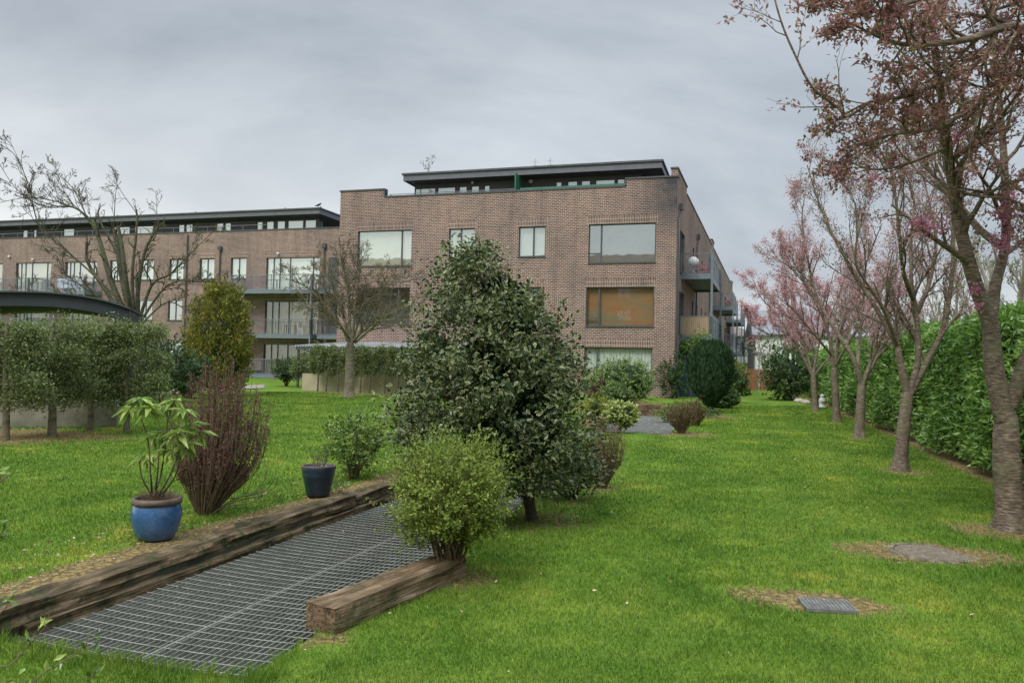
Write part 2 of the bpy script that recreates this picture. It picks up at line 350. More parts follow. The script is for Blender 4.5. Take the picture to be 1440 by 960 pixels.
xs = np.unique(np.round(np.concatenate([[-600, -250, -120, -70, -45, -30, -22, -18], fx, [12, 18, 30, 60, 120, 300, 600], [STRIP[0], STRIP[1], PIT2[0], PIT2[1], -.455, -.56]]), 3))
ys = np.unique(np.round(np.concatenate([[-600, -250, -120, -70, -50, -44, -41], fy, [14, 20, 30, 45, 70, 120, 300, 900], [STRIP[2], STRIP[3], PIT2[2], PIT2[3]]]), 3))
XX, YY = np.meshgrid(xs, ys); nx, ny = len(xs), len(ys)
def bumpy(x, y): return .012*np.sin(x*1.3+y*.4)+.01*np.sin(y*.9-x*.7)+.006*np.sin(3.1*x+1.7*y)
far = np.clip(1-np.maximum(np.abs(XX+3)/14, np.abs(YY+14)/28), 0, 1)
edge = np.minimum(1, np.minimum(np.abs(XX-STRIP[0]), np.abs(XX-STRIP[1]))*2)
ZZ = gz(XX, YY) + bumpy(XX, YY)*np.minimum(1, far*6)*edge
W_ = C0[None, None]+XX[..., None]*ex+YY[..., None]*ey; W_[..., 2] = ZZ
idx = np.arange(nx*ny).reshape(ny, nx)
q = np.stack([idx[:-1, :-1], idx[:-1, 1:], idx[1:, 1:], idx[1:, :-1]], -1)
cxm = (xs[:-1]+xs[1:])/2; cym = (ys[:-1]+ys[1:])/2; CXm, CYm = np.meshgrid(cxm, cym)
def inside(x, y, r): return (x > r[0]) & (x < r[1]) & (y > r[2]) & (y < r[3])
keep = ~(inside(CXm, CYm, STRIP) | inside(CXm, CYm, PIT2))
mb = MB(); mb.add(W_.reshape(-1, 3), [q[keep]])

def grass_color(t, fine=True):
    """lawn colour: deep green with mossy yellow-green drifts; real differences of the sward"""
    g = N(t, 'ShaderNodeNewGeometry'); P = g.outputs['Position']
    a = noise(t, P, .55, 5, .62, .4); b = noise(t, P, 2.6, 5, .6)
    f = math_(t, 'ADD', math_(t, 'MULTIPLY', a, .62), math_(t, 'MULTIPLY', b, .42))
    c = ramp(t, f, [(.33, (.062, .132, .016)), (.46, (.094, .178, .021)), (.58, (.142, .222, .030)), (.69, (.26, .28, .045))])
    # faint bands left by the mower, running along the garden
    dt = N(t, 'ShaderNodeVectorMath', operation='DOT_PRODUCT'); t.links.new(P, dt.inputs[0]); dt.inputs[1].default_value = tuple(ex)
    wv = math_(t, 'SINE', math_(t, 'ADD', math_(t, 'MULTIPLY', dt.outputs['Value'], 5.2), math_(t, 'MULTIPLY', a, 3.)))
    c = mixc(t, .5, c, ramp(t, math_(t, 'MULTIPLY_ADD', wv, .5), [(.2, (.90, .93, .9)), (.8, (1.16, 1.10, 1.08))]), 'MULTIPLY')
    return c, g, P
mg, t, o = newmat('lawn_ground')
c, g, P = grass_color(t)
at_ = N(t, 'ShaderNodeAttribute', attribute_name='soil'); sn_ = noise(t, P, 7, 6, .65)
sf = ramp(t, math_(t, 'ADD', at_.outputs['Fac'], math_(t, 'MULTIPLY', math_(t, 'SUBTRACT', sn_, .5), 1.9)), [(.42, (0,)*3), (.66, (1,)*3)])
soilc = ramp(t, noise(t, P, 26, 6, .7), [(.3, (.05, .035, .02)), (.45, (.13, .095, .045)), (.58, (.27, .20, .085)), (.75, (.44, .35, .15))])
c = mixc(t, .55, c, ramp(t, noise(t, P, 60, 3, .6), [(.3, (.35, .4, .3)), (.7, (1.3, 1.25, 1.2))]), 'MULTIPLY')
p = princ(t, mixc(t, sf, c, soilc), .95, 0, .1); bump(t, p, noise(t, P, 45, 4), .6, .03); t.links.new(p.outputs[0], o.inputs[0])
lawn = mb.build('lawn', mg, smooth=True); tag(lawn, kind='structure')
ca = lawn.data.attributes.new('soil', 'FLOAT', 'POINT'); ca.data.foreach_set('value', soilmap(XX, YY).astype(np.float32).ravel())

# blades of grass: density falls and blade size grows with distance from the viewpoint
def blades():
    n = 680000; u = rng.random(n)
    # pdf ~ Z^-0.85 between 2.3 and 34
    k = .15; Z = ((2.3**k)+(34**k-2.3**k)*u)**(1/k)
    X = (rng.random(n)*2-1)*.80*Z
    Wp = np.stack([X, Z, np.zeros(n)], -1); lx = (Wp-C0)@ex; ly = (Wp-C0)@ey
    s = soilmap(lx, ly)+(rng.random(n)-.5)*1.0
    ok = (s < .55) & ~inside(lx, ly, (STRIP[0]-.0, STRIP[1]+.0, STRIP[2]+.05, STRIP[3])) & ~inside(lx, ly, PIT2) & (lx < 7.2) & ~inside(lx, ly, (-.8, -.4, -36.9, -25)) & (ly < -1)
    X, Z, lx, ly = X[ok], Z[ok], lx[ok], ly[ok]; n = len(X)
    z = gz(lx, ly)+bumpy(lx, ly)-.004
    lng = .5+.5*np.sin(lx*2.1+1.7*np.sin(ly*1.4))*np.sin(ly*1.9+.8*lx)
    h = (.013+.017*rng.random(n)+.009*lng)*(1+.02*Z); wd = .0022*(Z/3)**.9
    # longer tufts at the lip of the light well and along the sleepers
    lip = ((np.abs(ly-STRIP[2]) < .16) & (lx > -.6) & (lx < 1.5)) | ((np.abs(lx-STRIP[1]) < .09) & (ly < STRIP[3])); h[lip] *= 2.1*(.7+.5*np.sin(lx*23+ly*17)[lip]**2)
    tuft = (np.sin(lx*7.3+2*np.sin(ly*3.1))*np.sin(ly*6.1+1.5*np.sin(lx*4.7)) > .86); h[tuft] *= 1.5
    az = rng.random(n)*6.283; ln = rng.normal(0, .45, (n, 2))*h[:, None]
    B = np.stack([X, Z, z], -1); sd = np.stack([np.cos(az), np.sin(az), 0*az], -1)*wd[:, None]
    T = B.copy(); T[:, 0] += ln[:, 0]; T[:, 1] += ln[:, 1]; T[:, 2] += h
    v = np.stack([B-sd, B+sd, T], 1).reshape(-1, 3)
    m = MB(); m.add(v, [np.arange(3*n).reshape(n, 3)]); return m
mt, t, o = newmat('grass_blades'); c, g, P = grass_color(t)
c = mixc(t, .8, c, ramp(t, g.outputs['Random Per Island'], [(0, (.62, .72, .6)), (.5, (1.15, 1.15, 1.1)), (.93, (1.5, 1.4, 1.2)), (.97, (3.2, 2.2, 3.))]), 'MULTIPLY')
p = princ(t, c, .55, 0, .25); tr = N(t, 'ShaderNodeBsdfTranslucent'); t.links.new(c, tr.inputs[0]); mm = N(t, 'ShaderNodeMixShader'); mm.inputs[0].default_value = .3
t.links.new(p.outputs[0], mm.inputs[1]); t.links.new(tr.outputs[0], mm.inputs[2]); t.links.new(mm.outputs[0], o.inputs[0])
tag(blades().build('grass', mt), 'short green lawn grass covering the garden', 'grass', kind='stuff')

# daisies and dead leaves as litter
def litter():
    m = MB(); n = 900
    x = np.concatenate([rng.uniform(-9, 6.8, n), rng.uniform(-1.7, -.8, 1500)]); y = np.concatenate([rng.uniform(-37, -12, n), rng.uniform(-36.2, -26, 1500)])
    P_ = C0+x[:, None]*ex+y[:, None]*ey; P_[:, 2] = gz(x, y)+bumpy(x, y)+np.where(np.arange(len(x)) < n, .03, .008)
    D = rng.normal(0, 1, (len(x), 3)); D[:, 2] *= .3; Nn = rng.normal(0, .4, (len(x), 3)); Nn[:, 2] = 1
    m.leaves(P_, D, Nn, rng.uniform(.012, .04, len(x)), .6, 2); return m
M_litter = mleaf('fallen_petals', [(.10, .06, .03), (.30, .18, .09), (.5, .38, .22), (.62, .55, .45)], .8, .1)
tag(litter().build('fallen_leaves', M_litter), 'scattered dead leaves and petals on the grass and mulch', 'leaves', kind='stuff')

# paved path that crosses the left lawn
mb = MB(); pp = [gnd(150, 560, LZ), gnd(372, 546, LZ), gnd(372, 541, LZ), gnd(150, 553, LZ)]
for p_ in pp: p_[2] = LZ+.03
mb.add(pp, [(0, 1, 2, 3)]); tag(mb.build('path', mnoise('paving', [(.3, (.20, .18, .15)), (.7, (.30, .27, .23))], 3, .9)), kind='structure')

# ------------------------------------------------------------------ walls with openings, windows
def wall(name, parent, u0, u1, z0, z1, holes, mat, depth=.32, loc=(0, 0, 0), rz=0):
    us = sorted({u0, u1, *[h[0] for h in holes], *[h[1] for h in holes]}); zs = sorted({z0, z1, *[h[2] for h in holes], *[h[3] for h in holes]})
    m = MB()
    def hole(a, b): return any(h[0] <= a <= h[1] and h[2] <= b <= h[3] for h in holes)
    for i in range(len(us)-1):
        for j in range(len(zs)-1):
            if hole((us[i]+us[i+1])/2, (zs[j]+zs[j+1])/2): continue
            a, b, c_, d_ = us[i], us[i+1], zs[j], zs[j+1]
            m.quad((a, 0, c_), (b, 0, c_), (b, 0, d_), (a, 0, d_)); m.quad((a, depth, c_), (a, depth, d_), (b, depth, d_), (b, depth, c_))
    for (a, b, c_, d_) in holes+[(u0, u1, z0, z1)]:
        s = -1 if (a, b, c_, d_) == (u0, u1, z0, z1) else 1
        for p, q_ in (((a, c_), (a, d_)), ((a, d_), (b, d_)), ((b, d_), (b, c_)), ((b, c_), (a, c_))):
            v = [(p[0], 0, p[1]), (q_[0], 0, q_[1]), (q_[0], depth, q_[1]), (p[0], depth, p[1])]
            m.add(v, [(0, 1, 2, 3)] if s > 0 else [(3, 2, 1, 0)])
    return sub(m.build(name, mat, parent), loc, rz)
def window(parent, u0, u1, z0, z1, mull=(), sash=(), backing=None, back_mat=None, loc=(0, 0, 0), rz=0, glass=None, y=.13, cover=1., backname='blind', name='window', lintel=True):
    """frame mesh as the part, pane and blind as sub-parts; mull: positions of vertical bars as fractions"""
    m = MB(); f = .055; d0, d1 = y-.03, y+.04
    m.box(u0, u0+f, d0, d1, z0, z1); m.box(u1-f, u1, d0, d1, z0, z1); m.box(u0+f, u1-f, d0, d1, z1-f, z1); m.box(u0+f, u1-f, d0, d1, z0, z0+f)
    for q_ in mull:
        c_ = u0+(u1-u0)*q_; m.box(c_-.045, c_+.045, d0+.002, d1-.002, z0+f, z1-f)
    for (a, b, zf) in sash:
        zz = z0+(z1-z0)*zf; m.box(u0+(u1-u0)*a+.04, u0+(u1-u0)*b-.04, d0+.004, d1-.004, zz-.03, zz+.03)
    m.box(u0-.03, u1+.03, -.05, d0, z0-.045, z0-.002)                  # metal sill
    o_ = sub(m.build(name, M_frame, parent), loc, rz)
    g_ = MB(); g_.quad((u0+f, y, z0+f), (u1-f, y, z0+f), (u1-f, y, z1-f), (u0+f, y, z1-f)); g_.build('pane', glass or M_glass, o_)
    if back_mat is not None:
        b_ = MB(); zb = z1-(z1-z0)*cover; yb = y+.16
        if backname == 'curtain':
            nn = 60; us = np.linspace(u0, u1, nn); yy = yb+.03*np.sin(us*38)+.01*np.sin(us*91)
            v = np.concatenate([np.stack([us, yy, np.full(nn, zb)], -1), np.stack([us, yy, np.full(nn, z1)], -1)])
            i = np.arange(nn-1); b_.add(v, [np.stack([i, i+1, i+1+nn, i+nn], -1)])
        else: b_.quad((u0, yb, zb), (u1, yb, zb), (u1, yb, z1), (u0, yb, z1))
        b_.build(backname, back_mat, o_)
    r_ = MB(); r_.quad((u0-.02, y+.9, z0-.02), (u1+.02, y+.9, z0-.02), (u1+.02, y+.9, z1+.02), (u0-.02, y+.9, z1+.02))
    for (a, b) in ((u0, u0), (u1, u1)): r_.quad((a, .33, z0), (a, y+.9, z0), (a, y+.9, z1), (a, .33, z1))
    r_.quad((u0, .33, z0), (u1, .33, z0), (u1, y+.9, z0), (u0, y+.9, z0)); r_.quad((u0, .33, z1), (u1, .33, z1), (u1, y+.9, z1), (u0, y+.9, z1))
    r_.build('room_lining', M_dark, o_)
    if lintel:
        l_ = MB(); l_.box(u0-.1, u1+.1, -.006, .05, z1+.002, z1+.442); sub(l_.build('lintel', M_sold, parent), loc, rz)
    return o_

# ------------------------------------------------------------------ main building
BX0, BX1 = -19.1, .2
main = thing('apartment_building', 'three storey brown brick apartment block with flat roofed penthouse in the centre', 'building', G(0, 0), -A)
FW = [  # u0,u1,z0,z1,mull,sash,material,backname,glass
    (-17.9, -14.5, 6.95, 9.0, (.81,), (), M_blind, 'blind', None), (-12.25, -10.7, 7.35, 8.97, (.45,), (), M_blind, 'blind', None),
    (-8.2, -6.7, 7.33, 8.95, (.55,), (), M_blindW, 'blind', None), (-4.35, -.85, 6.93, 8.97, (.19,), ((0, .19, .25),), None, 'blind', None),
    (-17.9, -14.52, 3.65, 5.72, (.78,), ((.78, 1, .25),), None, 'blind', M_glassD), (-12.25, -10.7, 4.05, 5.7, (.45,), (), None, 'blind', None),
    (-8.2, -6.7, 4.05, 5.7, (.55,), (), None, 'blind', None), (-4.42, -.88, 3.62, 5.66, (.19,), ((0, .19, .2),), M_blindRefl, 'blind', M_glassD),  # right window: mirrored brick is put into the backing's colour
    (-4.46, -.92, .45, 2.52, (.19,), (), M_curt, 'curtain', M_glassD), (-8.2, -6.7, .9, 2.5, (.5,), (), None, 'blind', None),
    (-12.25, -10.7, .9, 2.5, (.5,), (), None, 'blind', None)]
holes = [(a, b, c_, d_) for a, b, c_, d_, *_ in FW]
wall('front_wall', main, BX0, BX1, -.2, 10.88, holes, M_brickS)
for bb in ((BX0, -16.3, 11.33), (-2.42, BX1, 11.27)): m = MB(); m.box(bb[0], bb[1], .0, .32, 10.88, bb[2]); m.build('raised_parapet', M_brickS, main)
for (a, b, c_, d_, mu, sa, bm, bn, gl) in FW: window(main, a, b, c_, d_, mu, sa, None, bm, glass=gl, backname=bn)
m = MB()
m.box(BX0-.05, -16.25, -.05, .37, 11.33, 11.41); m.box(-16.25, -2.47, -.04, .36, 10.89, 10.97); m.box(-2.47, BX1+.05, -.05, .37, 11.27, 11.35)
m.box(-16.299, -16.25, -.04, .36, 10.97, 11.33); m.box(-2.47, -2.421, -.04, .36, 10.97, 11.27)
m.box(BX1-.3, BX1+.05, .37, 4.4, 11.35, 11.43); m.build('coping', M_cop, main)
# long side wall running away from the viewer; it opens slightly from the square
SA = math.atan(368/1080)-A
side_loc = (BX1, 0.002, 0); side_rz = math.pi/2-SA
S_holes = []; SWIN = []
for y0 in (1.2, 22.5, 41.):
    for zf in (0, 3.2, 6.45): SWIN.append((y0, y0+2.6, zf+.15, zf+2.4))
for y0 in (8.2, 11., 14.2, 17.5, 32., 36.5, 50.):
    for zf in (0, 3.2, 6.45): SWIN.append((y0, y0+.95, zf+.9, zf+2.45))
wall('side_wall', main, 0.0, 56, -.2, 11.3, [(a, b, c_, d_) for a, b, c_, d_ in SWIN], M_brick, loc=side_loc, rz=side_rz)
for (a, b, c_, d_) in SWIN:
    window(main, a, b, c_, d_, (.5,) if b-a < 1.5 else (.33, .66), (), None, M_blindW if b-a > 2 else None, loc=side_loc, rz=side_rz, lintel=False)
for bb in ((0., 4.4, 11.7), (23.2, 25.2, 11.75), (54, 56, 11.75)): m = MB(); m.box(bb[0], bb[1], .0, .32, 11.3, bb[2]); sub(m.build('raised_parapet', M_brick, main), side_loc, side_rz)
m = MB(); m.box(-.05, 4.45, -.05, .36, 11.702, 11.78); m.box(4.45, 23.2, -.04, .36, 11.302, 11.37); m.box(25.2, 54, -.04, .36, 11.302, 11.37); m.box(23.15, 25.25, -.05, .36, 11.752, 11.83); m.box(53.95, 56.05, -.05, .36, 11.752, 11.83)
sub(m.build('coping', M_cop, main), side_loc, side_rz)
m = MB(); m.box(BX0+.002, BX0+.32, .32, 14, -.2, 11.33); m.build('end_wall', M_brick, main); m = MB(); m.box(BX0, 1.4, 55.5, 55.8, -.2, 11.3); m.build('rear_wall', M_brick, main)
m = MB(); m.box(BX0+.32, BX1-.1, .32, 55, 10.3, 10.45); m.build('flat_roof', M_roof, main)
# downpipes
def tubes(name, mat, parent, lst, n=8):
    m = MB()
    for pts, r in lst: m.tube(pts, r, n)
    return m.build(name, mat, parent, smooth=True)
def sidept(u, v, z): # side wall frame to building frame
    c_, s_ = math.cos(side_rz), math.sin(side_rz); return (side_loc[0]+u*c_-v*s_, side_loc[1]+u*s_+v*c_, z)
for u in (.25, 9.9, 20.5):
    tubes('downpipe', M_steelD, main, [([sidept(u+.5, -.12, 9.75), sidept(u+.4, -.12, 9.55), sidept(u, -.1, 9.2), sidept(u, -.1, 5), sidept(u, -.1, 0.)], .05)])
    m = MB(); a = sidept(u+.5, -.14, 9.9); m.box(a[0]-.1, a[0]+.1, a[1]-.12, a[1]+.12, 9.72, 10.05); m.build('rainwater_hopper', M_steelD, main)
# penthouse
PX0, PX1 = -14.9, -1.9
PW = [(-14.2, -13.0), (-12.85, -10.8), (-10.5, -9.5), (-9.2, -8.3), (-8.0, -7.2), (-6.3, -5.6), (-5.3, -4.4), (-4.2, -3.3), (-3.2, -1.95+.0)]
PW = [(-15.27, -13.93), (-13.84, -12.67), (-12.49, -11.95), (-11.73, -11.2), (-10.94, -10.55), (-6.68, -6.31), (-6.02, -5.41), (-5.24, -4.68), (-4.44, -3.32), (-3.24, -2.77)]
wall('penthouse_wall', main, PX0, PX1, 10.45, 12.2, [(a, b, 10.75, 11.8) for i, (a, b) in enumerate(PW)], mplain('penthouse_cladding', (.11, .095, .095), .6), .2, (0, 1.9, 0))
for i, (a, b) in enumerate(PW): window(main, a, b, 10.75, 11.8, (), (), None, M_blindW, loc=(0, 1.9, 0), lintel=False, y=.06)
m = MB()   # deep sloping eaves: flat soffit, fascia and a shallow roof
def eaves(m, x0, x1, y0, y1, z0, z1, zt, inset=.9):
    m.add([(x0+inset, y0+inset, z0-.02), (x1-inset, y0+inset, z0-.02), (x1-inset, y1-inset, z0-.02), (x0+inset, y1-inset, z0-.02), (x0, y0, z0+.12), (x1, y0, z0+.12), (x1, y1, z0+.12), (x0, y1, z0+.12)],
          [(3, 2, 1, 0), (0, 1, 5, 4), (1, 2, 6, 5), (2, 3, 7, 6), (3, 0, 4, 7)])
eaves(m, -15.6, -.72, 1.0, 15, 12.0, 0, 0, 1.0); m.build('soffit', M_soffit, main)
m = MB()
for a, b in (((-15.6, 1), (-.72, 1)), ((-.72, 1), (-.72, 15)), ((-.72, 15), (-15.6, 15)), ((-15.6, 15), (-15.6, 1))):
    m.quad((*a, 12.04), (*b, 12.04), (b[0], b[1], 12.38), (a[0], a[1], 12.38))
m.build('fascia', M_fascia, main)
m = MB(); e = .08; X0, X1, Y0, Y1 = -15.6-e, -.72+e, 1-e, 15+e
m.add([(X0, Y0, 12.38), (X1, Y0, 12.38), (X1, Y1, 12.38), (X0, Y1, 12.38), (X0, Y0, 12.48), (X1, Y0, 12.48), (X1, Y1, 12.48), (X0, Y1, 12.48), (-12, 8, 12.75), (-4.5, 8, 12.75)],
      [(3, 2, 1, 0), (0, 1, 5, 4), (1, 2, 6, 5), (2, 3, 7, 6), (3, 0, 4, 7), (4, 5, 9, 8), (6, 7, 8, 9), (5, 6, 9), (7, 4, 8)])
m.build('roof', M_roof, main)
for xa in (-8.2, -7.3): tubes('roof_aerial', M_galv, main, [([(xa, 3, 12.4), (xa, 3, 13.45)], .02), ([(xa-.15, 3, 13.3), (xa+.15, 3, 13.3)], .015), ([(xa-.15, 3, 13.05), (xa+.15, 3, 13.05)], .015)], 5)
m = MB(); m.lathe([(.0, 0), (.25, 0), (.25, .2), (.42, .22), (.4, .3), (0, .36)], 14, (-3.9, 3, 12.5)); m.build('roof_vent', M_steelD, main)
# roof terrace rails and green privacy screens
m = MB()
m.bar((-16.2, .45, 11.15), (-8.6, .45, 11.15), .04, .03); 
for x in np.arange(-16.1, -8.6, 1.45): m.bar((x, .45, 10.45), (x, .45, 11.15), .03, .03)
m.build('terrace_railing', M_steel, main)
m = MB(); m.box(-16.2, -8.6, .445, .455, 10.5, 11.1); m.build('terrace_glass', M_glassD, main)
m = MB(); m.box(-8.3, -2.45, .4, .43, 10.5, 11.17); m.build('terrace_screen', M_green, main)
m = MB(); m.add([(-8.62, .4, 10.5), (-8.62, .4, 12.05), (-8.62, 1.88, 11.95), (-8.62, 1.88, 10.5), (-8.56, .4, 10.5), (-8.56, .4, 12.05), (-8.56, 1.88, 11.95), (-8.56, 1.88, 10.5)], [(0, 1, 2, 3), (7, 6, 5, 4), (0, 4, 5, 1), (1, 5, 6, 2), (2, 6, 7, 3)]); m.build('privacy_screen', M_green, main)
def lamp_at(parent, p, r=.08):
    m = MB(); m.lathe([(0, -r), (r*.8, -r*.6), (r, 0), (r*.8, r*.6), (0, r)], 10, p); m.build('wall_light', M_white, parent, smooth=True)
lamp_at(main, (-8.1, 1.8, 11.85), .12); lamp_at(main, (-11.6, 1.8, 11.95), .09)

def balcony(parent, u0, u1, dep, z, posts=True, style='bars', loc=(0, 0, 0), rz=0, zbot=None, fill=None):
    """projects to -v; rail on three sides; a part with deck, railing and posts as sub-parts"""
    m = MB(); m.box(u0, u1, -dep, -.0, z-.12, z-.0); m.box(u0-.03, u1+.03, -dep-.03, -dep, z-.26, z+.04)
    m.box(u0-.03, u0, -dep, 0, z-.26, z+.04); m.box(u1, u1+.03, -dep, 0, z-.26, z+.04)
    b_ = sub(m.build('balcony', M_steel, parent), loc, rz)
    r_ = MB(); H = 1.1; f = .02
    crn = [((u0, 0), (u0, -dep)), ((u0, -dep), (u1, -dep)), ((u1, -dep), (u1, 0))]
    for k, (p, q_) in enumerate(crn):
        r_.bar((*p, z+H), (*q_, z+H), .05, .04); r_.bar((*p, z+.1), (*q_, z+.1), .03, .03)
        ln = math.dist(p, q_); n_ = max(1, int(ln/(1.4))); 
        for i in range(n_+1):
            a = i/n_; r_.bar((p[0]+(q_[0]-p[0])*a, p[1]+(q_[1]-p[1])*a, z), (p[0]+(q_[0]-p[0])*a, p[1]+(q_[1]-p[1])*a, z+H), .045, .045)
    r_.build('railing', M_steel, b_)
    k_ = MB()
    for k, (p, q_) in enumerate(crn):
        st = fill[k] if fill else style
        ln = math.dist(p, q_)
        if st == 'bars':
            n_ = int(ln/.11)
            for i in range(1, n_):
                a = i/n_; x, y = p[0]+(q_[0]-p[0])*a, p[1]+(q_[1]-p[1])*a; k_.bar((x, y, z+.1), (x, y, z+H), .014, .014)
        elif st == 'fins':
            n_ = int(ln/.14)
            for i in range(0, n_):
                a = (i+.5)/n_; x, y = p[0]+(q_[0]-p[0])*a, p[1]+(q_[1]-p[1])*a; k_.bar((x, y, z+.05), (x, y, z+H+.25), .12, .015)
    if k_.V: k_.build('balusters', M_steel, b_)
    if fill and 'wood' in fill:
        k = fill.index('wood'); p, q_ = crn[k]; w_ = MB(); n_ = int(math.dist(p, q_)/.1)
        for i in range(n_):
            a = (i+.5)/n_; x, y = p[0]+(q_[0]-p[0])*a, p[1]+(q_[1]-p[1])*a
            w_.bar((x, y, z+.03), (x, y, z+H-.03), .02 if abs(p[0]-q_[0]) < .01 else .09, .09 if abs(p[0]-q_[0]) < .01 else .02)
        w_.build('timber_infill', M_decking, b_)
    if posts:
        zb = zbot if zbot is not None else z-3.2
        for u in (u0+.06, u1-.06): p_ = MB(); p_.bar((u, -dep-.1, zb), (u, -dep-.1, z+H), .11, .11, (0, 1, 0)); p_.build('post', M_steel, b_)
    return b_
for i, (u0, u1) in enumerate(((2.3, 9.8), (25.2, 32.5), (43, 51))):
    for z, fl in ((6.55, ['bars', 'fins', 'bars']), (3.2, ['wood', 'fins', 'bars'])):
        balcony(main, u0, u1, 1.5, z, True, loc=side_loc, rz=side_rz, zbot=(z-3.2 if z > 4 else 0), fill=fl if i == 0 else ['bars', 'fins', 'bars'])

# ------------------------------------------------------------------ left wing
wing = thing('apartment_wing', 'long brick wing with dark penthouse storey, set back on the left of the block', 'building', G(0, 10), -A)
WX0, WX1 = -72, BX0-.01
WW = []  # windows
for (u0, u1) in ((-34.1, -32.72), (-36.95, -35.6), (-39.8, -38.45), (-42.7, -41.3), (-45.6, -44.3)):
    for z0 in (1.0, 4.3, 7.5): WW.append((u0, u1, z0, z0+1.6, (.5,), M_blindW if z0 > 7 else None, 'blind'))
DW = []
for (u0, u1) in ((-30.95, -26.4), (-55.5, -51.7), (-50.2, -46.9), (-68, -63), (-61.5, -57)):
    for z0 in (.1, 3.3, 6.55): DW.append((u0, u1, z0, z0+2.5, (.13, .25, .44, .87), (M_blindW if u0 > -32 else M_tan) if z0 > 6 else M_tan, 'blind' if z0 > 6 else 'curtain'))
wall('front_wall', wing, WX0, WX1, -.3, 11.15, [(w_[0], w_[1], w_[2], w_[3]) for w_ in WW+DW], M_brick)
for (a, b, c_, d_, mu, bm, bn) in WW+DW: window(wing, a, b, c_, d_, mu, (), None, bm, backname=bn, glass=M_glass if c_ > 6 or bm is None else M_glassD)
m = MB(); m.box(WX0, WX1, -.04, .36, 11.152, 11.23); m.box(WX0+.1, WX1-.1, .33, 14, 10.3, 10.4); m.build('coping', M_cop, wing)
PHW = [(-40.2, -39.6), (-39.5, -38.8), (-36.6, -35.9), (-35.8, -35.2), (-32.85, -32.3), (-32.0, -31.3), (-31.05, -30.3), (-30.1, -28.7), (-28.6, -27.6), (-44.6, -42.6), (-46.8, -45.), (-56.5, -55.9), (-55.3, -54.9), (-52, -50.8)]
wall('penthouse_wall', wing, -70, -27.45, 10.4, 12.5, [(a, b, 11.0, 12.1) for a, b in PHW], mplain('wing_cladding', (.095, .085, .085), .6), .2, (0, 1.3, 0))
for a, b in PHW: window(wing, a, b, 11.0, 12.1, (), (), None, M_blindW, loc=(0, 1.3, 0), lintel=False, y=.05)
m = MB(); eaves(m, -72, -26.8, .4, 13, 12.22, 0, 0, .6); m.build('soffit', M_soffit, wing)
m = MB()
for a, b in (((-72, .4), (-26.8, .4)), ((-26.8, .4), (-26.8, 13)), ((-72, 13), (-72, .4))): m.quad((*a, 12.34), (*b, 12.34), (b[0], b[1], 12.7), (a[0], a[1], 12.7))
m.build('fascia', M_fascia, wing)
m = MB(); x0, x1, y0, y1 = -72.1, -26.72, .3, 13.1
m.add([(x0, y0, 12.7), (x1, y0, 12.7), (x1, y1, 12.7), (x0, y1, 12.7), (x0, y0, 12.8), (x1, y0, 12.8), (x1, y1, 12.8), (x0, y1, 12.8), (x0+6, 6.5, 13.3), (x1-6, 6.5, 13.3)], [(3, 2, 1, 0), (0, 1, 5, 4), (1, 2, 6, 5), (2, 3, 7, 6), (3, 0, 4, 7), (4, 5, 9, 8), (6, 7, 8, 9), (5, 6, 9), (7, 4, 8)])
m.build('roof', M_roof, wing)
m = MB(); m.bar((-70, .1, 11.6), (-31, .1, 11.6), .035, .035)
for x in np.arange(-70, -31, 1.6): m.bar((x, .1, 11.2), (x, .1, 11.6), .03, .03)
m.build('terrace_railing', M_steel, wing)
for x in (-48, -40, -31.5, -28.3, -64): tubes('roof_vent', M_galv, wing, [([(x, 3, 12.8), (x, 3, 13.5)], .05), ([(x-.12, 3, 13.4), (x+.12, 3, 13.4)], .03)], 5)
for x in (-34.6-.45, -26.0):
    tubes('downpipe', M_steelD, wing, [([(x, -.1, 9.8), (x, -.1, 0)], .05)])
    m = MB(); m.box(x-.14, x+.14, -.22, -.0, 9.7, 10.0); m.build('rainwater_hopper', M_steelD, wing)
tubes('downpipe', M_steelD, wing, [([(-38.1, -.1, 11), (-38.1, -.1, 0)], .05)])
for (x, z) in ((-29.9, 9.35), (-53.6, 9.3), (-56.2, 9.6)): lamp_at(wing, (x, -.12, z), .1)
for (u0, u1) in ((-32.9, -26.0), (-63.5, -52.2), (-51.9, -46.4)):
    for z in (3.25, 6.5): balcony(wing, u0, u1, 1.5, z, True, 'bars', zbot=z-3.2)
for z in (3.25, 6.5): balcony(wing, -25.7, -22.3, 1.2, z, False, 'bars')
m = MB(); m.box(-25.6, -22.5, -.05, -.01, 6.6, 9.0); m.box(-25.6, -22.5, -.05, -.01, .1, 2.6); m.box(-25.6, -22.5, -.05, -.01, 3.3, 5.7); m.build('recess_screen', M_steelD, wing)
m = MB(); m.box(-36, -31.2, -2.2, -.05, -.2, .55); m.build('plinth', M_brick, wing)
m = MB(); m.box(-36.1, -31.1, -2.3, -.04, .552, .62); m.build('plinth_coping', M_stone, wing)
balcony(wing, -31.1, -26.3, 1.8, .35, False, 'bars')

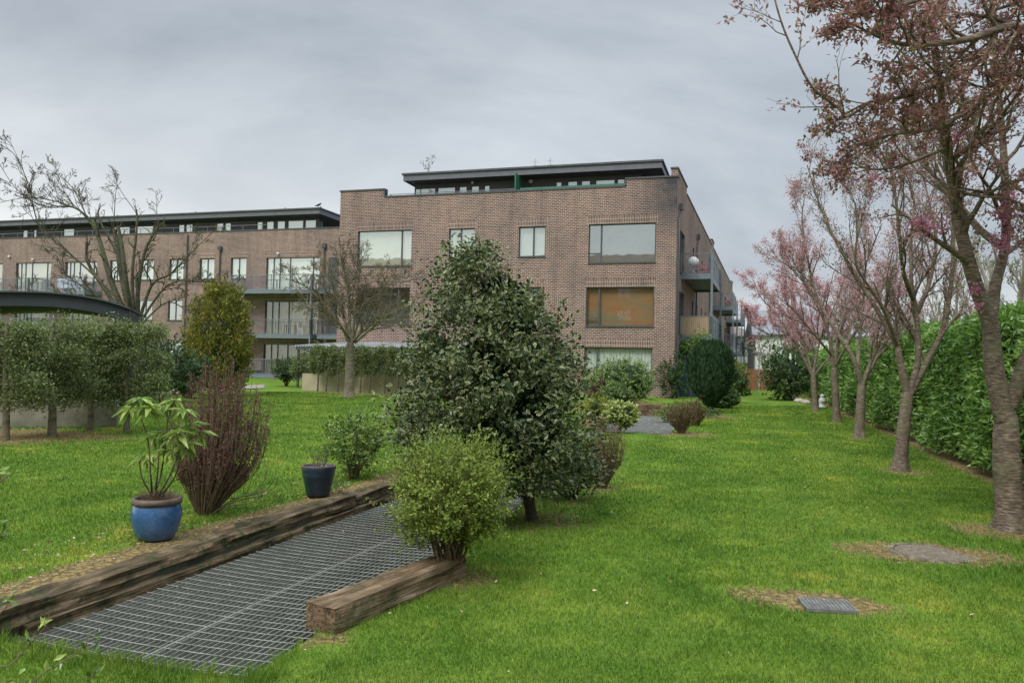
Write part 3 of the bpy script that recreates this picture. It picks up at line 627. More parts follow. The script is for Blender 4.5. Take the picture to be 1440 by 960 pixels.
# ------------------------------------------------------------------ light well: sleepers, grating
def zlog(name, label, p0, p1, wd, ht, z0, mat, seed, cat='timber', group=None, wob=.012):
    """a weathered railway sleeper: long box with worn, uneven faces; p0,p1 garden frame"""
    r = np.random.default_rng(seed); p0 = np.array(p0, float); p1 = np.array(p1, float); Ln = np.linalg.norm(p1-p0); n = max(6, int(Ln/.06))
    prof = []
    for k, (a, b, c_) in enumerate((((-1, -1), (1, -1), 4), ((1, -1), (1, 1), 4), ((1, 1), (-1, 1), 5), ((-1, 1), (-1, -1), 4))):
        for i in range(c_): prof.append((np.array(a)*(1-i/c_)+np.array(b)*i/c_)*.5)
    prof = np.array(prof); m_ = len(prof); rr = np.maximum(np.abs(prof[:, 0]), np.abs(prof[:, 1]))
    cor = (np.abs(prof[:, 0]) > .49) & (np.abs(prof[:, 1]) > .49); prof[cor] *= .955
    s = np.linspace(0, 1, n); ph = r.uniform(0, 6, (m_, 3)); am = r.uniform(.3, 1, (m_, 3))
    V = []
    for i, a in enumerate(s):
        w_ = sum(am[:, j]*np.sin(a*Ln*(2.3, 6, 17)[j]+ph[:, j])*(1, .6, .35)[j] for j in range(3))*wob
        endr = 1-.05*(i in (0, n-1))
        x = (prof[:, 0]*wd*endr+w_*prof[:, 0]); z = (prof[:, 1]*ht*endr+w_*.8*prof[:, 1]); V.append(np.stack([np.full(m_, a*Ln)+r.normal(0, .004, m_)*(i in (0, n-1)), x, z+ht/2], -1))
    V = np.concatenate(V); m = MB(); i = np.arange(n-1)[:, None]*m_; j = np.arange(m_)[None]; k = (j+1) % m_
    cap0 = np.arange(m_)[::-1]; cap1 = np.arange(m_)+(n-1)*m_
    m.add(V, [np.stack([i+j, i+n*0+m_+j, i+m_+k, i+k], -1).reshape(-1, 4)[:, ::-1], cap0, cap1])
    o_ = m.build(name, mat); d = p1-p0
    o_.location = G(p0[0], p0[1], z0); o_.rotation_euler = (0, 0, math.atan2(d[1], d[0])-A)
    return tag(o_, label, cat, group)
ys_ = [-39.4, -37.0, -34.55, -32.1, -29.7, -27.4]; nm = ['nearest the viewer, mostly off the left edge', 'beside the pale end nearest the lawn', 'below the blue pot', 'beside the dark blue pot', 'behind the holly tree']
SG = 'railway sleepers edging the raised lawn'
up = [(-39.0, -36.45, 'weathered grey sleeper at the low end of the upper course, its top split and bleached'),
      (-36.42, -34.1, 'mossy brown sleeper of the upper course directly in front of the blue glazed pot'),
      (-34.07, -31.9, 'brown sleeper of the upper course between the twiggy purple shrub and the dark pot'),
      (-31.87, -29.8, 'sleeper of the upper course between the dark pot and the yellow green bush'),
      (-29.77, -27.5, 'sleeper of the upper course mostly hidden behind the yellow green bush')]
for i, (a, b, lb) in enumerate(up): zlog('sleeper', lb, (-.585+.012*(i % 2), a), (-.58-.01*(i % 2), b), .24, .135, -.062+.006*(i % 3), M_woodD if i else M_wood, 10+i, group=SG, wob=.035)
lo = [(-36.05, -33.6, 'low rotted sleeper along the near left edge of the metal grating'),
      (-33.57, -31.1, 'low mossy sleeper of the lower course beside the middle of the grating'), (-31.07, -28.6, 'low mossy sleeper of the lower course where the grating goes behind the bushes')]
for i, (a, b, lb) in enumerate(lo): zlog('sleeper', lb, (-.455, a), (-.45, b), .10, .12, -.165, M_woodD, 30+i, group='rotted sleepers of the lower course', wob=.022)
zlog('sleeper', 'thick brown sleeper on the right edge of the grating below the yellow green bush', (1.31, -35.62), (1.60, -34.2), .235, .165, -.01, M_wood, 51, wob=.02)
# pit below
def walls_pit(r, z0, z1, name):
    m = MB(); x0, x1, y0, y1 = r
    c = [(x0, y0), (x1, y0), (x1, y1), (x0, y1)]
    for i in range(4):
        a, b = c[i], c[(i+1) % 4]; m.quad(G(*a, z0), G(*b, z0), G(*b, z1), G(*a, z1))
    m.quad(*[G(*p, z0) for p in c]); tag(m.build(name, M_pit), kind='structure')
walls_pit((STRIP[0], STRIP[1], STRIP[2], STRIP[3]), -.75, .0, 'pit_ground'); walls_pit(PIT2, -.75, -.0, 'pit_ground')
def sag(x, x0, x1): u = (x-x0)/(x1-x0); return -.022*4*u*(1-u)
def grating(label, x0, x1, y0, y1, z, sx=.045, sy=.098, group=None):
    t_ = thing('metal_grating', label, 'grating', G(x0, y0, z), -A, group)
    m = MB(); wx, wy = x1-x0, y1-y0
    for x in np.arange(.02, wx-.01, sx):
        dz = sag(x0+x, STRIP[0], STRIP[1]); m.box(x-.0025, x+.0025, 0, wy, dz-.018, dz)
    m.build('bearing_bars', M_bars, t_)
    m = MB(); xs_ = np.linspace(0, wx, 9); dz = sag(x0+xs_, STRIP[0], STRIP[1])
    for y in np.arange(.03, wy, sy): m.tube(np.stack([xs_, np.full(9, y), dz+.001+.003*rng.random()], -1), .0027, 4)
    m.build('cross_wires', M_wire, t_)
    m = MB()
    for x in (0, wx): d_ = sag(x0+x, STRIP[0], STRIP[1]); m.box(x-.003, x+.003, 0, wy, d_-.035, d_+.002)
    m.build('edge_bars', M_bars, t_)
grating('left panel of the long galvanised metal grating, along the rotted lower sleepers', STRIP[0]-.02, .42, STRIP[2]-.05, STRIP[3], -.10)
grating('right panel of the long metal grating, along the lawn edge and the thick sleeper', .43, STRIP[1]+.02, STRIP[2]-.05, STRIP[3], -.10)
grating('fine grey metal grating over the far light well, beside the bright variegated bush', PIT2[0], PIT2[1], PIT2[2], PIT2[3], -.05, .05, .1)
# dwarf stone wall at the far light well
for i, (a, b, zz, hh, lb) in enumerate((((-.05, -13.9), (.95, -13.2), -.1, .42, 'brown timber edging at the back left of the far light well'), ((.98, -13.3), (1.35, -13.6), -.1, .40, 'upright sleeper block at the back corner of the far light well'),
    ((1.4, -13.7), (2.1, -14.4), -.1, .26, 'pale low timber at the back right of the far light well'), ((-.1, -20.9), (-.08, -14.1), -.1, .3, 'long sleeper along the left side of the far light well'))):
    zlog('sleeper', lb, a, b, .22, hh, zz, M_wood, 60+i, group='sleepers around the far light well')

# manhole covers
def manhole():
    px = gnd(1311, 776, .0); t_ = thing('manhole_cover', 'round concrete manhole cover in a ring of dry grass on the right lawn', 'manhole cover', px)
    m = MB(); m.lathe([(0, .002), (.30, .002), (.305, -.02)], 44); m.build('lid', mnoise('manhole_concrete', [(.3, (.09, .07, .05)), (.55, (.19, .155, .115)), (.8, (.32, .28, .22))], 16, .95, detail=8, bmp=.7), t_)
    m = MB(); m.lathe([(.315, -.02), (.315, .003), (.355, .003), (.37, -.02)], 44); m.build('frame_ring', mnoise('ring_concrete', [(.35, (.06, .05, .03)), (.5, (.16, .13, .09)), (.7, (.30, .26, .20))], 9, .9, bmp=.6), t_)
    px = gnd(1163, 849, .0); t_ = thing('drain_cover', 'small rectangular grey metal inspection cover with raised grid in dry grass', 'drain cover', px, -.12)
    m = MB(); m.box(-.15, .15, -.115, .115, -.02, -.001)
    for x in np.linspace(-.135, .135, 11): m.box(x-.006, x+.006, -.11, .11, -.001, .004)
    for y in np.linspace(-.10, .10, 9): m.box(-.145, .145, y-.005, y+.005, -.0008, .0038)
    m.build('lid', M_galv2, t_)
    m = MB()
    for a in ((-.165, -.151, -.13, .13), (.151, .165, -.13, .13), (-.15, .15, -.13, -.116), (-.15, .15, .116, .13)): m.box(a[0], a[1], a[2], a[3], -.02, .003)
    m.build('frame_ring', M_galv2, t_)
M_galv2 = mnoise('worn_cast_iron', [(.3, (.09, .09, .085)), (.7, (.22, .22, .205))], 14, .8, metal=0)
manhole()

# ------------------------------------------------------------------ foliage materials
K = dict
M_holly = mleaf('holly_leaf', [(.018, .042, .014), (.034, .070, .020), (.062, .105, .028), (.11, .155, .04)], .35, .15, .5, 2.2, (1.0, (.46, .46, .22), .3))
M_laurel = mleaf('laurel_leaf', [(.055, .12, .024), (.12, .24, .045), (.21, .36, .07), (.38, .50, .16)], .3, .25, .45, 1.3)
M_lon = mleaf('honeysuckle_leaf', [(.07, .11, .018), (.14, .20, .03), (.25, .32, .055), (.40, .45, .10)], .5, .35, .3, 4)
M_camel = mleaf('camellia_leaf', [(.04, .08, .014), (.09, .17, .028), (.22, .32, .06), (.44, .50, .16)], .3, .2, .5, 3)
M_euon = mleaf('variegated_leaf', [(.10, .19, .03), (.30, .38, .09), (.55, .58, .24), (.70, .70, .38)], .45, .3, .35, 3)
M_rnd = mleaf('mound_leaf', [(.05, .10, .02), (.12, .20, .045), (.24, .33, .10), (.46, .52, .26)], .45, .25, .35, 2)
M_yellow = mleaf('golden_leaf', [(.08, .13, .015), (.18, .23, .03), (.32, .34, .06), (.42, .40, .1)], .5, .3, .3, 2)
M_purp = mleaf('purple_leaf', [(.05, .018, .02), (.10, .03, .035), (.16, .05, .06)], .5, .25, .3, 3)
M_yew = mleaf('yew_leaf', [(.012, .032, .013), (.022, .052, .022), (.04, .085, .034), (.065, .12, .04)], .6, .1, .2, 1.5)
M_conif = mleaf('golden_conifer', [(.05, .08, .02), (.13, .17, .035), (.29, .27, .05), (.52, .36, .08)], .6, .2, .2, 1.1)
M_dkgrn = mleaf('dark_leaf', [(.02, .045, .015), (.04, .085, .025), (.08, .14, .04), (.16, .22, .07)], .45, .2, .3, 1)
M_horn = mleaf('hornbeam_leaf', [(.07, .10, .045), (.13, .17, .065), (.22, .27, .10), (.36, .41, .17)], .5, .3, .3, 1.2)
M_bud = mleaf('brown_bud', [(.07, .045, .028), (.12, .075, .04), (.16, .14, .05), (.2, .2, .07)], .6, .2, .2, 2)
M_red = mleaf('bronze_leaf', [(.20, .095, .11), (.28, .135, .145), (.36, .18, .165), (.42, .24, .17), (.36, .36, .15)], .45, .42, .3, 1.4)
M_pink = mleaf('pink_blossom', [(.42, .13, .20), (.58, .24, .34), (.72, .40, .50)], .6, .45, .2, 3)
M_pinkd = mleaf('pink_bud', [(.36, .19, .18), (.52, .28, .30), (.68, .43, .47), (.42, .28, .21)], .6, .4, .2, 2)
M_rhod = mleaf('rhododendron_leaf', [(.11, .19, .04), (.22, .33, .07), (.38, .48, .12), (.50, .56, .20)], .4, .35, .4, 5)
M_budgrn = mleaf('young_green_leaf', [(.05, .08, .03), (.10, .14, .05), (.17, .22, .07)], .5, .3, .3, 1)
M_berb = mleaf('berberis_leaf', [(.075, .032, .030), (.12, .05, .045), (.18, .075, .06), (.20, .14, .07)], .6, .25, .3, 2)

def rdir(n, r=rng): v = r.normal(0, 1, (n, 3)); return orth(v)
def shrub(name, label, cat, base, rx, rz_, zc, mat, nleaf, lsize, ry=None, group=None, stems=8, stemmat=None, kind=4, fill=.55, lump=.12, up=.35, wid=.5, flat=1., taper=0, stem_r=.012, seed=1, core=None, stemh=None, density_bottom=None, leafname='foliage', multi=None, twigs=0):
    """mounded or upright shrub: stems from the base into a crown of real leaves. rx, ry, rz_ radii; zc crown centre height"""
    r = np.random.default_rng(seed); ry = ry or rx; base = np.asarray(base, float)
    t_ = thing(name, label, cat, base, r.uniform(0, 6), group)
    per = 14; ns = max(12, nleaf//per); d = rdir(ns, r); lb = rdir(18, r); lobe = np.max(d@lb.T, axis=1)
    amp = np.clip((lobe-.62)/.36, 0, 1)                                # bulging boughs with hollows between them
    r1 = (1-lump*1.3+lump*1.9*amp)*(1+r.normal(0, .05+lump*.22, ns)); r0_ = np.maximum(.15, r1*(fill+(.92-fill)*r.random(ns)**.7)-.10)
    low = d[:, 2] < -.2; r1[low] *= .93
    q_ = np.linspace(0, 1, per)[None, :, None]; side = rdir(ns, r)*.22
    P = d[:, None]*(r0_[:, None, None]*(1-q_)+np.minimum(r1, r0_+.42)[:, None, None]*q_)+side[:, None]*(q_-q_**2*.3)+np.array([0, 0, up*.12])*q_**2
    P = P+r.normal(0, .018+.03*lump, P.shape); D0 = np.repeat(d*.7+side*1.5, per, 0)
    P = P.reshape(-1, 3)
    if taper: sc = 1-taper*np.clip((P[:, 2]+1)/2, 0, 1); P[:, 0] *= sc; P[:, 1] *= sc
    P = P*np.array([rx, ry, rz_])+np.array([0, 0, zc]); ok = P[:, 2] > .015; P = P[ok]; D0 = D0[ok]
    D = orth(D0*.6+rdir(len(P), r)*.8+np.array([0, 0, up])); Nn = orth(D0*.5+np.array([0, 0, .8])+rdir(len(P), r)*.5)
    m = MB(); m.leaves(P-D*lsize*.4, D, Nn, lsize*r.uniform(.65, 1.25, len(P)), wid, kind); m.build(leafname, mat, t_)
    m = MB()
    sh = stemh or zc
    for i in range(stems):
        dd = rdir(1, r)[0]; dd[2] = abs(dd[2])*.6; e = dd*np.array([rx, ry, rz_])*.75+np.array([0, 0, zc]); a = r.normal(0, .25, 3)*rx*.3; a[2] = 0
        ms = [a, a*1.3+e*np.array([.25, .25, .35]), e*np.array([.6, .6, .7])+r.normal(0, .04, 3)*rx, e]
        m.tube(ms, np.array([1, .8, .5, .2])*stem_r*r.uniform(.6, 1.2), 5)
        for _ in range(twigs):
            f = r.uniform(.35, .9); q_ = np.array(ms[1])*(1-f)+np.array(ms[3])*f; m.tube([q_, q_+(rdir(1, r)[0]+[0, 0, .6])*rx*.22, q_+(rdir(1, r)[0]*.6+[0, 0, 1.])*rx*.38], np.array([.4, .3, .12])*stem_r, 3)
    m.build('stems', stemmat or M_twig, t_)
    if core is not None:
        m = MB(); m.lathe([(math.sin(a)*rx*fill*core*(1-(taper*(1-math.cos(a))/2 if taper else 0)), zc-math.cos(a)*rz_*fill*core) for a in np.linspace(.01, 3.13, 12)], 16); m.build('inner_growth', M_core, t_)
    return t_

def smoothpath(p, k=4):
    p = np.asarray(p, float); n = len(p)
    if n < 3: return p
    out = []
    for i in range(n-1):
        p0, p1, p2, p3 = p[max(i-1, 0)], p[i], p[i+1], p[min(i+2, n-1)]
        for s in np.arange(k)/k: out.append(.5*((2*p1)+(-p0+p2)*s+(2*p0-5*p1+4*p2-p3)*s*s+(-p0+3*p1-3*p2+p3)*s**3))
    out.append(p[-1]); return np.array(out)

class Tree:
    """wood grown along guide limbs with random side branches; tips remember where leaves go"""
    def __init__(s, base, seed, tr=.0016): s.tr = tr; s.b = np.asarray(base, float); s.m = MB(); s.tips = []; s.r = np.random.default_rng(seed)
    def limb(s, pts, ra, rb, nb=6, ln=1., lev=2, up=.3, ang=.7, sides=8, start=.25, P=None):
        pts = smoothpath(np.asarray(pts, float)-s.b, 5); n = len(pts); f = np.linspace(0, 1, n)
        s.m.tube(pts, ra+(rb-ra)*f**.8, sides)
        s.kids(pts, ra+(rb-ra)*f**.8, nb, ln, lev, up, ang, start)
    def kids(s, pts, rr, nb, ln, lev, up, ang, start=.25):
        n = len(pts); r = s.r
        for k in range(nb):
            f = start+(1-start)*(k+r.random())/nb; i = min(n-2, int(f*(n-1))); p = pts[i]+(pts[i+1]-pts[i])*(f*(n-1)-i)
            t = orth(pts[i+1]-pts[i]); o_ = rdir(1, r)[0]; o_ = orth(o_-t*(o_@t)); d = orth(t*math.cos(ang)+o_*math.sin(ang)*r.uniform(.7, 1.2)+np.array([0, 0, up]))
            s.grow(p, d, ln*(1.1-.55*f)*r.uniform(.6, 1.25), min(rr[i]*.6, .03*ln+.004), lev, up, ang)
    def grow(s, p, d, L_, ra, lev, up, ang):
        r = s.r; k = 5 if lev > 0 else 4; pts = [p]; st = L_/k
        for _ in range(k):
            d = orth(d+r.normal(0, .16, 3)+np.array([0, 0, up*.16])); pts.append(pts[-1]+d*st)
        pts = np.array(pts); rr = ra*np.linspace(1, .3, len(pts)); s.m.tube(pts, np.maximum(rr, s.tr), 5 if lev > 1 else (4 if lev == 1 else 3))
        if lev <= 1:
            for q_ in ([2, 3, 4, 5] if lev == 1 else [1, 2, 3, 4]):
                if q_ < len(pts): s.tips.append((pts[q_], d, lev))
        if lev > 0: s.kids(pts, rr, 4+int(r.random()*2), L_*.52, lev-1, up, ang, .2)
    def leafmesh(s, n_per, size, mat, t_, name='foliage', spread=.05, wid=.5, kind=4, sel=None, droop=.15, updir=0.2, clusters=False):
        r = s.r; T = [q_ for q_ in s.tips if sel is None or sel(q_[0]+s.b)]
        if not T: return
        P = np.array([q_[0] for q_ in T]); D = np.array([q_[1] for q_ in T]); k = r.poisson(n_per, len(P)); P = np.repeat(P, k, 0); D = np.repeat(D, k, 0)
        P = P+r.normal(0, spread, P.shape); DD = orth(D*.5+rdir(len(P), r)+np.array([0, 0, updir])); m = MB()
        m.leaves(P, DD, orth(rdir(len(P), r)+np.array([0, 0, .8])), size*r.uniform(.6, 1.3, len(P)), wid, kind, droop); m.build(name, mat, t_)

def PX(pts, Y, dy=None):  # list of (px,py[,Y offset])
    return [at(q_[0], q_[1], Y+(q_[2] if len(q_) > 2 else 0)) for q_ in pts]

# ------------------------------------------------------------------ cherry trees along the hedge
CG = 'cherry trees in a row along the laurel hedge'
def flare(T, base, r, top, sides=14, bend=None):
    """lumpy trunk from flared roots up to the fork"""
    base = np.asarray(base)-T.b; top = np.asarray(top)-T.b; n = 16; th = np.arange(sides)*2*math.pi/sides; V = []; r_ = T.r; ph = r_.uniform(0, 6, 4)
    for i in range(n):
        f = i/(n-1); c = base*(1-f)+top*f; 
        if bend is not None: c = c+np.asarray(bend)*math.sin(f*math.pi)
        rr = r*(1+.55*math.exp(-f*14)-.16*f)*(1+.05*np.sin(3*th+ph[0]+2*f)+.04*np.sin(5*th+ph[1]-4*f))*(1+.10*math.exp(-((f-.52)/.07)**2)*(.5+np.maximum(0, np.cos(th-4.3))))*(1+.22*math.exp(-f*18)*np.sin(4*th+ph[2]))
        V.append(np.stack([c[0]+rr*np.cos(th), c[1]+rr*np.sin(th), np.full(sides, c[2]-(.05 if i == 0 else 0))], -1))
    for i in (n-4, n-3, n-2, n-1): c = V[i].mean(0); V[i] = c+(V[i]-c)*(.99, .95, .86, .62)[i-n+4]
    V = np.concatenate(V); i = np.arange(n-1)[:, None]*sides; j = np.arange(sides)[None]; k = (j+1) % sides
    T.m.add(V, [np.stack([i+j, i+k, i+sides+k, i+sides+j], -1).reshape(-1, 4), np.arange(sides)+(n-1)*sides])

# nearest cherry: bronze leaves, big limbs over the corner of the lawn
b1 = gnd(1424, 745); Y = b1[1]; T = Tree(b1, 21); t_ = thing('cherry_tree', 'nearest and largest cherry tree, bronze red leaves overhanging the upper right corner', 'tree', b1, 0, CG)
f1 = at(1416, 575, Y); flare(T, b1, .138, f1, 18, (-.02, 0, 0))
T.limb(PX([(1414, 590), (1398, 520), (1392, 455), (1372, 400), (1350, 320), (1338, 250), (1330, 190, -.3), (1322, 120, -.6), (1310, 40, -.9), (1300, -60, -1.2)], Y), .108, .016, 18, 1.15, 2, .2, .8, 12, .35)
T.limb(PX([(1394, 450), (1400, 400, .1), (1414, 340, .2), (1413, 250, .2), (1408, 170, .2), (1400, 80), (1392, -30)], Y), .066, .02, 16, 1.1, 2, .2, .8, 10)
T.limb(PX([(1408, 345, .2), (1380, 325, .4), (1350, 290, .6), (1325, 262, .8), (1290, 215, 1.), (1255, 160, 1.2)], Y), .05, .015, 9, 1., 2, .2, .8, 8)
T.limb(PX([(1420, 570), (1445, 505, -.1), (1480, 420, -.3), (1510, 300, -.6), (1530, 180, -.9), (1540, 60, -1.2)], Y), .085, .05, 6, 1.1, 2, .2, .8, 10, .5)
for pth, ra, nb in (([(1532, 120, -.9), (1480, 60, -1.3), (1425, 38, -1.5), (1364, 55, -1.6), (1311, 62, -1.7), (1268, 62, -1.8), (1236, 52, -1.9), (1190, 30, -2.)], .055, 20),
                    ([(1520, 200, -.8), (1440, 106, -1.2), (1399, 131, -1.3), (1358, 158, -1.4), (1312, 181, -1.5), (1253, 190, -1.6), (1205, 205, -1.6)], .038, 20),
                    ([(1535, 110, -.9), (1450, 48, -1.2), (1408, 62, -1.2), (1367, 93, -1.3), (1312, 122, -1.4), (1265, 137, -1.5), (1224, 143, -1.6), (1180, 165, -1.7)], .035, 20),
                    ([(1540, 60, -1.), (1420, -20, -1.4), (1330, -10, -1.6), (1240, 15, -1.8), (1180, 20, -1.9)], .045, 20),
                    ([(1224, 143, -1.6), (1190, 165, -1.7), (1180, 153, -1.7), (1142, 122, -1.8), (1116, 73, -1.8), (1099, 32, -1.8), (1087, -10, -1.8)], .014, 5),
                    ([(1325, 210, -.6), (1270, 232, -.7), (1225, 238, -.8), (1190, 225, -.8)], .02, 8),
                    ([(1413, 250, .2), (1440, 270, .1), (1480, 290, 0)], .03, 5), ([(1338, 262, 0), (1370, 275, -.2), (1420, 280, -.4), (1460, 300, -.5)], .018, 6)):
    T.limb(PX(pth, Y), ra, .007, nb, .62, 2 if nb > 5 else 1, .12, .8, 7, .12)
T.m.build('trunk', M_cherry, t_, smooth=True)
T.leafmesh(1.15, .048, M_red, t_, 'foliage', .022, .46, 4, lambda p: True, .2)
T.leafmesh(.16, .035, M_budgrn, t_, 'young_shoots', .03, .7, 2)
def clus(c, n, s, size):   # pompom blossoms
    P = c+rng.normal(0, s, (n, 3)); return P, rdir(n), rdir(n), np.full(n, size)
m = MB()
for (px, py, dy, n, s) in ((1413, 300, .05, 240, .045), (1408, 345, .05, 200, .06), (1418, 322, .1, 120, .05), (1375, 430, -.1, 60, .04), (1420, 275, .0, 130, .05), (1235, 251, -.8, 60, .04), (1310, 320, -.2, 200, .07), (1290, 318, -.2, 120, .05), (1345, 190, -.5, 60, .04), (1310, 50, -1.6, 50, .04), (1385, 190, -.3, 60, .05), (1372, 408, -.1, 70, .04)):
    P, D, Nn, sz = clus(at(px, py, Y+dy)-T.b, n, s, .03); m.leaves(P, D, Nn, sz, .8, 2)
m.build('blossom', M_pink, t_)

def cherry(base_px, fork_px, r, label, limbs, seed, nlf, lsize, leafmat, nb=9, ln=.9, lev=2, blossom=None, budsz=.03, tr=.6, nb2=0):
    b = gnd(*base_px); Y = b[1]; T = Tree(b, seed, .0028 if base_px[1] > 630 else .004); t_ = thing('cherry_tree', label, 'tree', b, 0, CG)
    flare(T, b, r, at(*fork_px, Y), 14)
    for i, (pth, k) in enumerate(limbs): T.limb(PX(pth, Y), r*k*1.05, r*.08, nb, ln, lev, .3, .65, 9, .18)
    T.m.build('trunk', M_cherry, t_, smooth=True)
    if leafmat: T.leafmesh(nlf, lsize, leafmat, t_, 'foliage', .05, .55, 2)
    if blossom: T.leafmesh(blossom[0], blossom[1], blossom[2], t_, 'blossom', .06, .8, 2)
    return T
cherry((1265, 660), (1276, 548), .108, 'second cherry tree in the row, tall bare limbs with sparse green buds', [
    ([(1276, 556), (1264, 500), (1262, 488), (1236, 440, .2), (1206, 392, .4), (1168, 325, .5), (1150, 280, .5), (1135, 232, .5)], .6), ([(1262, 488), (1240, 430, -.4), (1205, 375, -.6), (1205, 330, -.7), (1203, 285, -.8)], .32),
    ([(1277, 556), (1290, 510), (1289, 445), (1282, 400), (1281, 340, .2), (1285, 280, .3), (1270, 235, .3)], .55), ([(1289, 440), (1306, 400, .3), (1316, 345, .5), (1308, 290, .6), (1296, 240, .6)], .42), ([(1284, 420), (1270, 380, -.5), (1262, 300, -.8), (1252, 235, -.9), (1238, 215, -.9)], .38),
    ([(1278, 556), (1300, 515), (1325, 465, -.1), (1336, 410, -.2), (1341, 340, -.3), (1338, 270, -.4), (1345, 215, -.4)], .6)], 32, 1.0, .035, M_budgrn, 12, 1.15, 2, (1.8, .026, M_pinkd))
cherry((1208, 615), (1212, 535), .112, 'third cherry tree in the row, its left limb leaning far out, dusty pink buds', [
    ([(1212, 540), (1198, 500), (1172, 460, .3), (1150, 420, .5), (1137, 370, .6), (1128, 310, .6), (1133, 270, .6)], .6), ([(1150, 420, .5), (1128, 395, .6), (1108, 372, .6)], .22), ([(1213, 540), (1240, 490, .5), (1275, 440, .7), (1290, 390, .8)], .45),
    ([(1213, 540), (1228, 500), (1246, 460, -.3), (1255, 400, -.4), (1262, 350, -.4)], .5), ([(1205, 520), (1210, 470, .6), (1215, 400, .8), (1205, 330, .8)], .4)], 43, .35, .04, M_budgrn, 13, 1.15, 2, (2.9, .034, M_pinkd))
cherry((1177, 593), (1172, 515), .115, 'fourth cherry tree in the row, rosy pink buds through the crown', [
    ([(1172, 520), (1165, 470), (1150, 430), (1130, 390), (1118, 350)], .55), ([(1172, 520), (1182, 470), (1192, 430, .3), (1205, 380, .3)], .5), ([(1170, 500), (1145, 470, -.5), (1120, 440, -.7), (1100, 420, -.8)], .35), ([(1174, 515), (1200, 470, -.6), (1228, 430, -.8), (1245, 400, -.8)], .4)],
    54, .2, .05, M_budgrn, 13, 1.7, 2, (2.9, .044, M_pinkd))
cherry((1147, 577), (1143, 525), .122, 'fifth cherry tree in the row, low pink crown spreading towards the balconies', [
    ([(1143, 530), (1128, 500), (1110, 470), (1090, 440), (1070, 418), (1060, 395)], .5), ([(1143, 530), (1150, 490), (1160, 450), (1150, 410)], .55), ([(1143, 530), (1130, 480, .6), (1110, 440, .6), (1105, 400, .6)], .45), ([(1106, 470), (1085, 470, -.4), (1065, 462, -.5), (1050, 450, -.5)], .2), ([(1143, 530), (1175, 490), (1200, 455), (1215, 420)], .4)],
    65, .0, .05, None, 12, 1.1, 2, (2.8, .052, M_pinkd))
cherry((1118, 560), (1120, 530), .14, 'small sixth cherry tree near the white statue, thin pink crown', [([(1120, 532), (1112, 490), (1095, 450)], .6), ([(1120, 532), (1135, 490), (1150, 450)], .6), ([(1120, 532), (1122, 480), (1118, 440)], .6)], 66, 0, .05, None, 9, 1.8, 2, (2.4, .07, M_pinkd))

# ------------------------------------------------------------------ laurel hedge
HX = 7.32; HY0, HY1 = -33.5, 21.; HZ = 2.42
hedge = thing('laurel_hedge', 'long clipped laurel hedge with big glossy leaves behind the row of cherry trees', 'hedge', G(HX, HY0, 0), -A)
def hedgeleaves():
    m = MB(); bands = [(-33.5, -27, 430, .135), (-27, -21, 380, .14), (-21, -12, 240, .165), (-12, 0, 140, .19), (0, 21, 80, .24)]
    for (a, b, den, sz) in bands:
        n = int((b-a)*HZ*den); y = rng.uniform(a, b, n); z = rng.uniform(.1, HZ+.05, n); lean = .10*(z/HZ)
        bulge = .09*np.sin(y*1.9+1.3*np.sin(z*2.2))+.07*np.sin(z*3.3+y*.8)
        x = -.06+lean-bulge*.8+np.abs(rng.normal(0, .10, n)); P = np.stack([x, y-HY0, z], -1)
        D = orth(np.stack([-np.abs(rng.normal(.55, .5, n)), rng.normal(0, .7, n), rng.normal(.15, .55, n)], -1)); Nn = orth(np.stack([rng.normal(-.7, .4, n), rng.normal(0, .45, n), rng.normal(.6, .4, n)], -1))
        m.leaves(P, D, Nn, sz*rng.uniform(.7, 1.2, n), .42, 4, .16)
        n = int((b-a)*1.1*den*.75); y = rng.uniform(a, b, n); x = rng.uniform(-.05, 1.1, n); z = HZ+.07*np.sin(y*1.4+x)+.05*np.sin(y*3.7)+rng.normal(0, .06, n)+(rng.random(n) > .96)*rng.uniform(0, .16, n)
        D = orth(np.stack([rng.normal(-.2, .6, n), rng.normal(0, .6, n), np.abs(rng.normal(.7, .4, n))], -1)); m.leaves(np.stack([x, y-HY0, z], -1), D, rdir(n)+[0, 0, .6], sz*rng.uniform(.7, 1.2, n), .42, 4, .16)
    return m
hedgeleaves().build('foliage', M_laurel, hedge)
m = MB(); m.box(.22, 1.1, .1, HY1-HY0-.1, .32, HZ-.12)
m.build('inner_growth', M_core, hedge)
m = MB()
for y in np.arange(.4, HY1-HY0, .75): m.tube([(.55, y, -.02), (.5+rng.normal(0, .05), y+rng.normal(0, .08), .3), (.45, y+rng.normal(0, .15), .8)], [.045, .035, .03], 6)
m.build('stems', M_barkD, hedge)

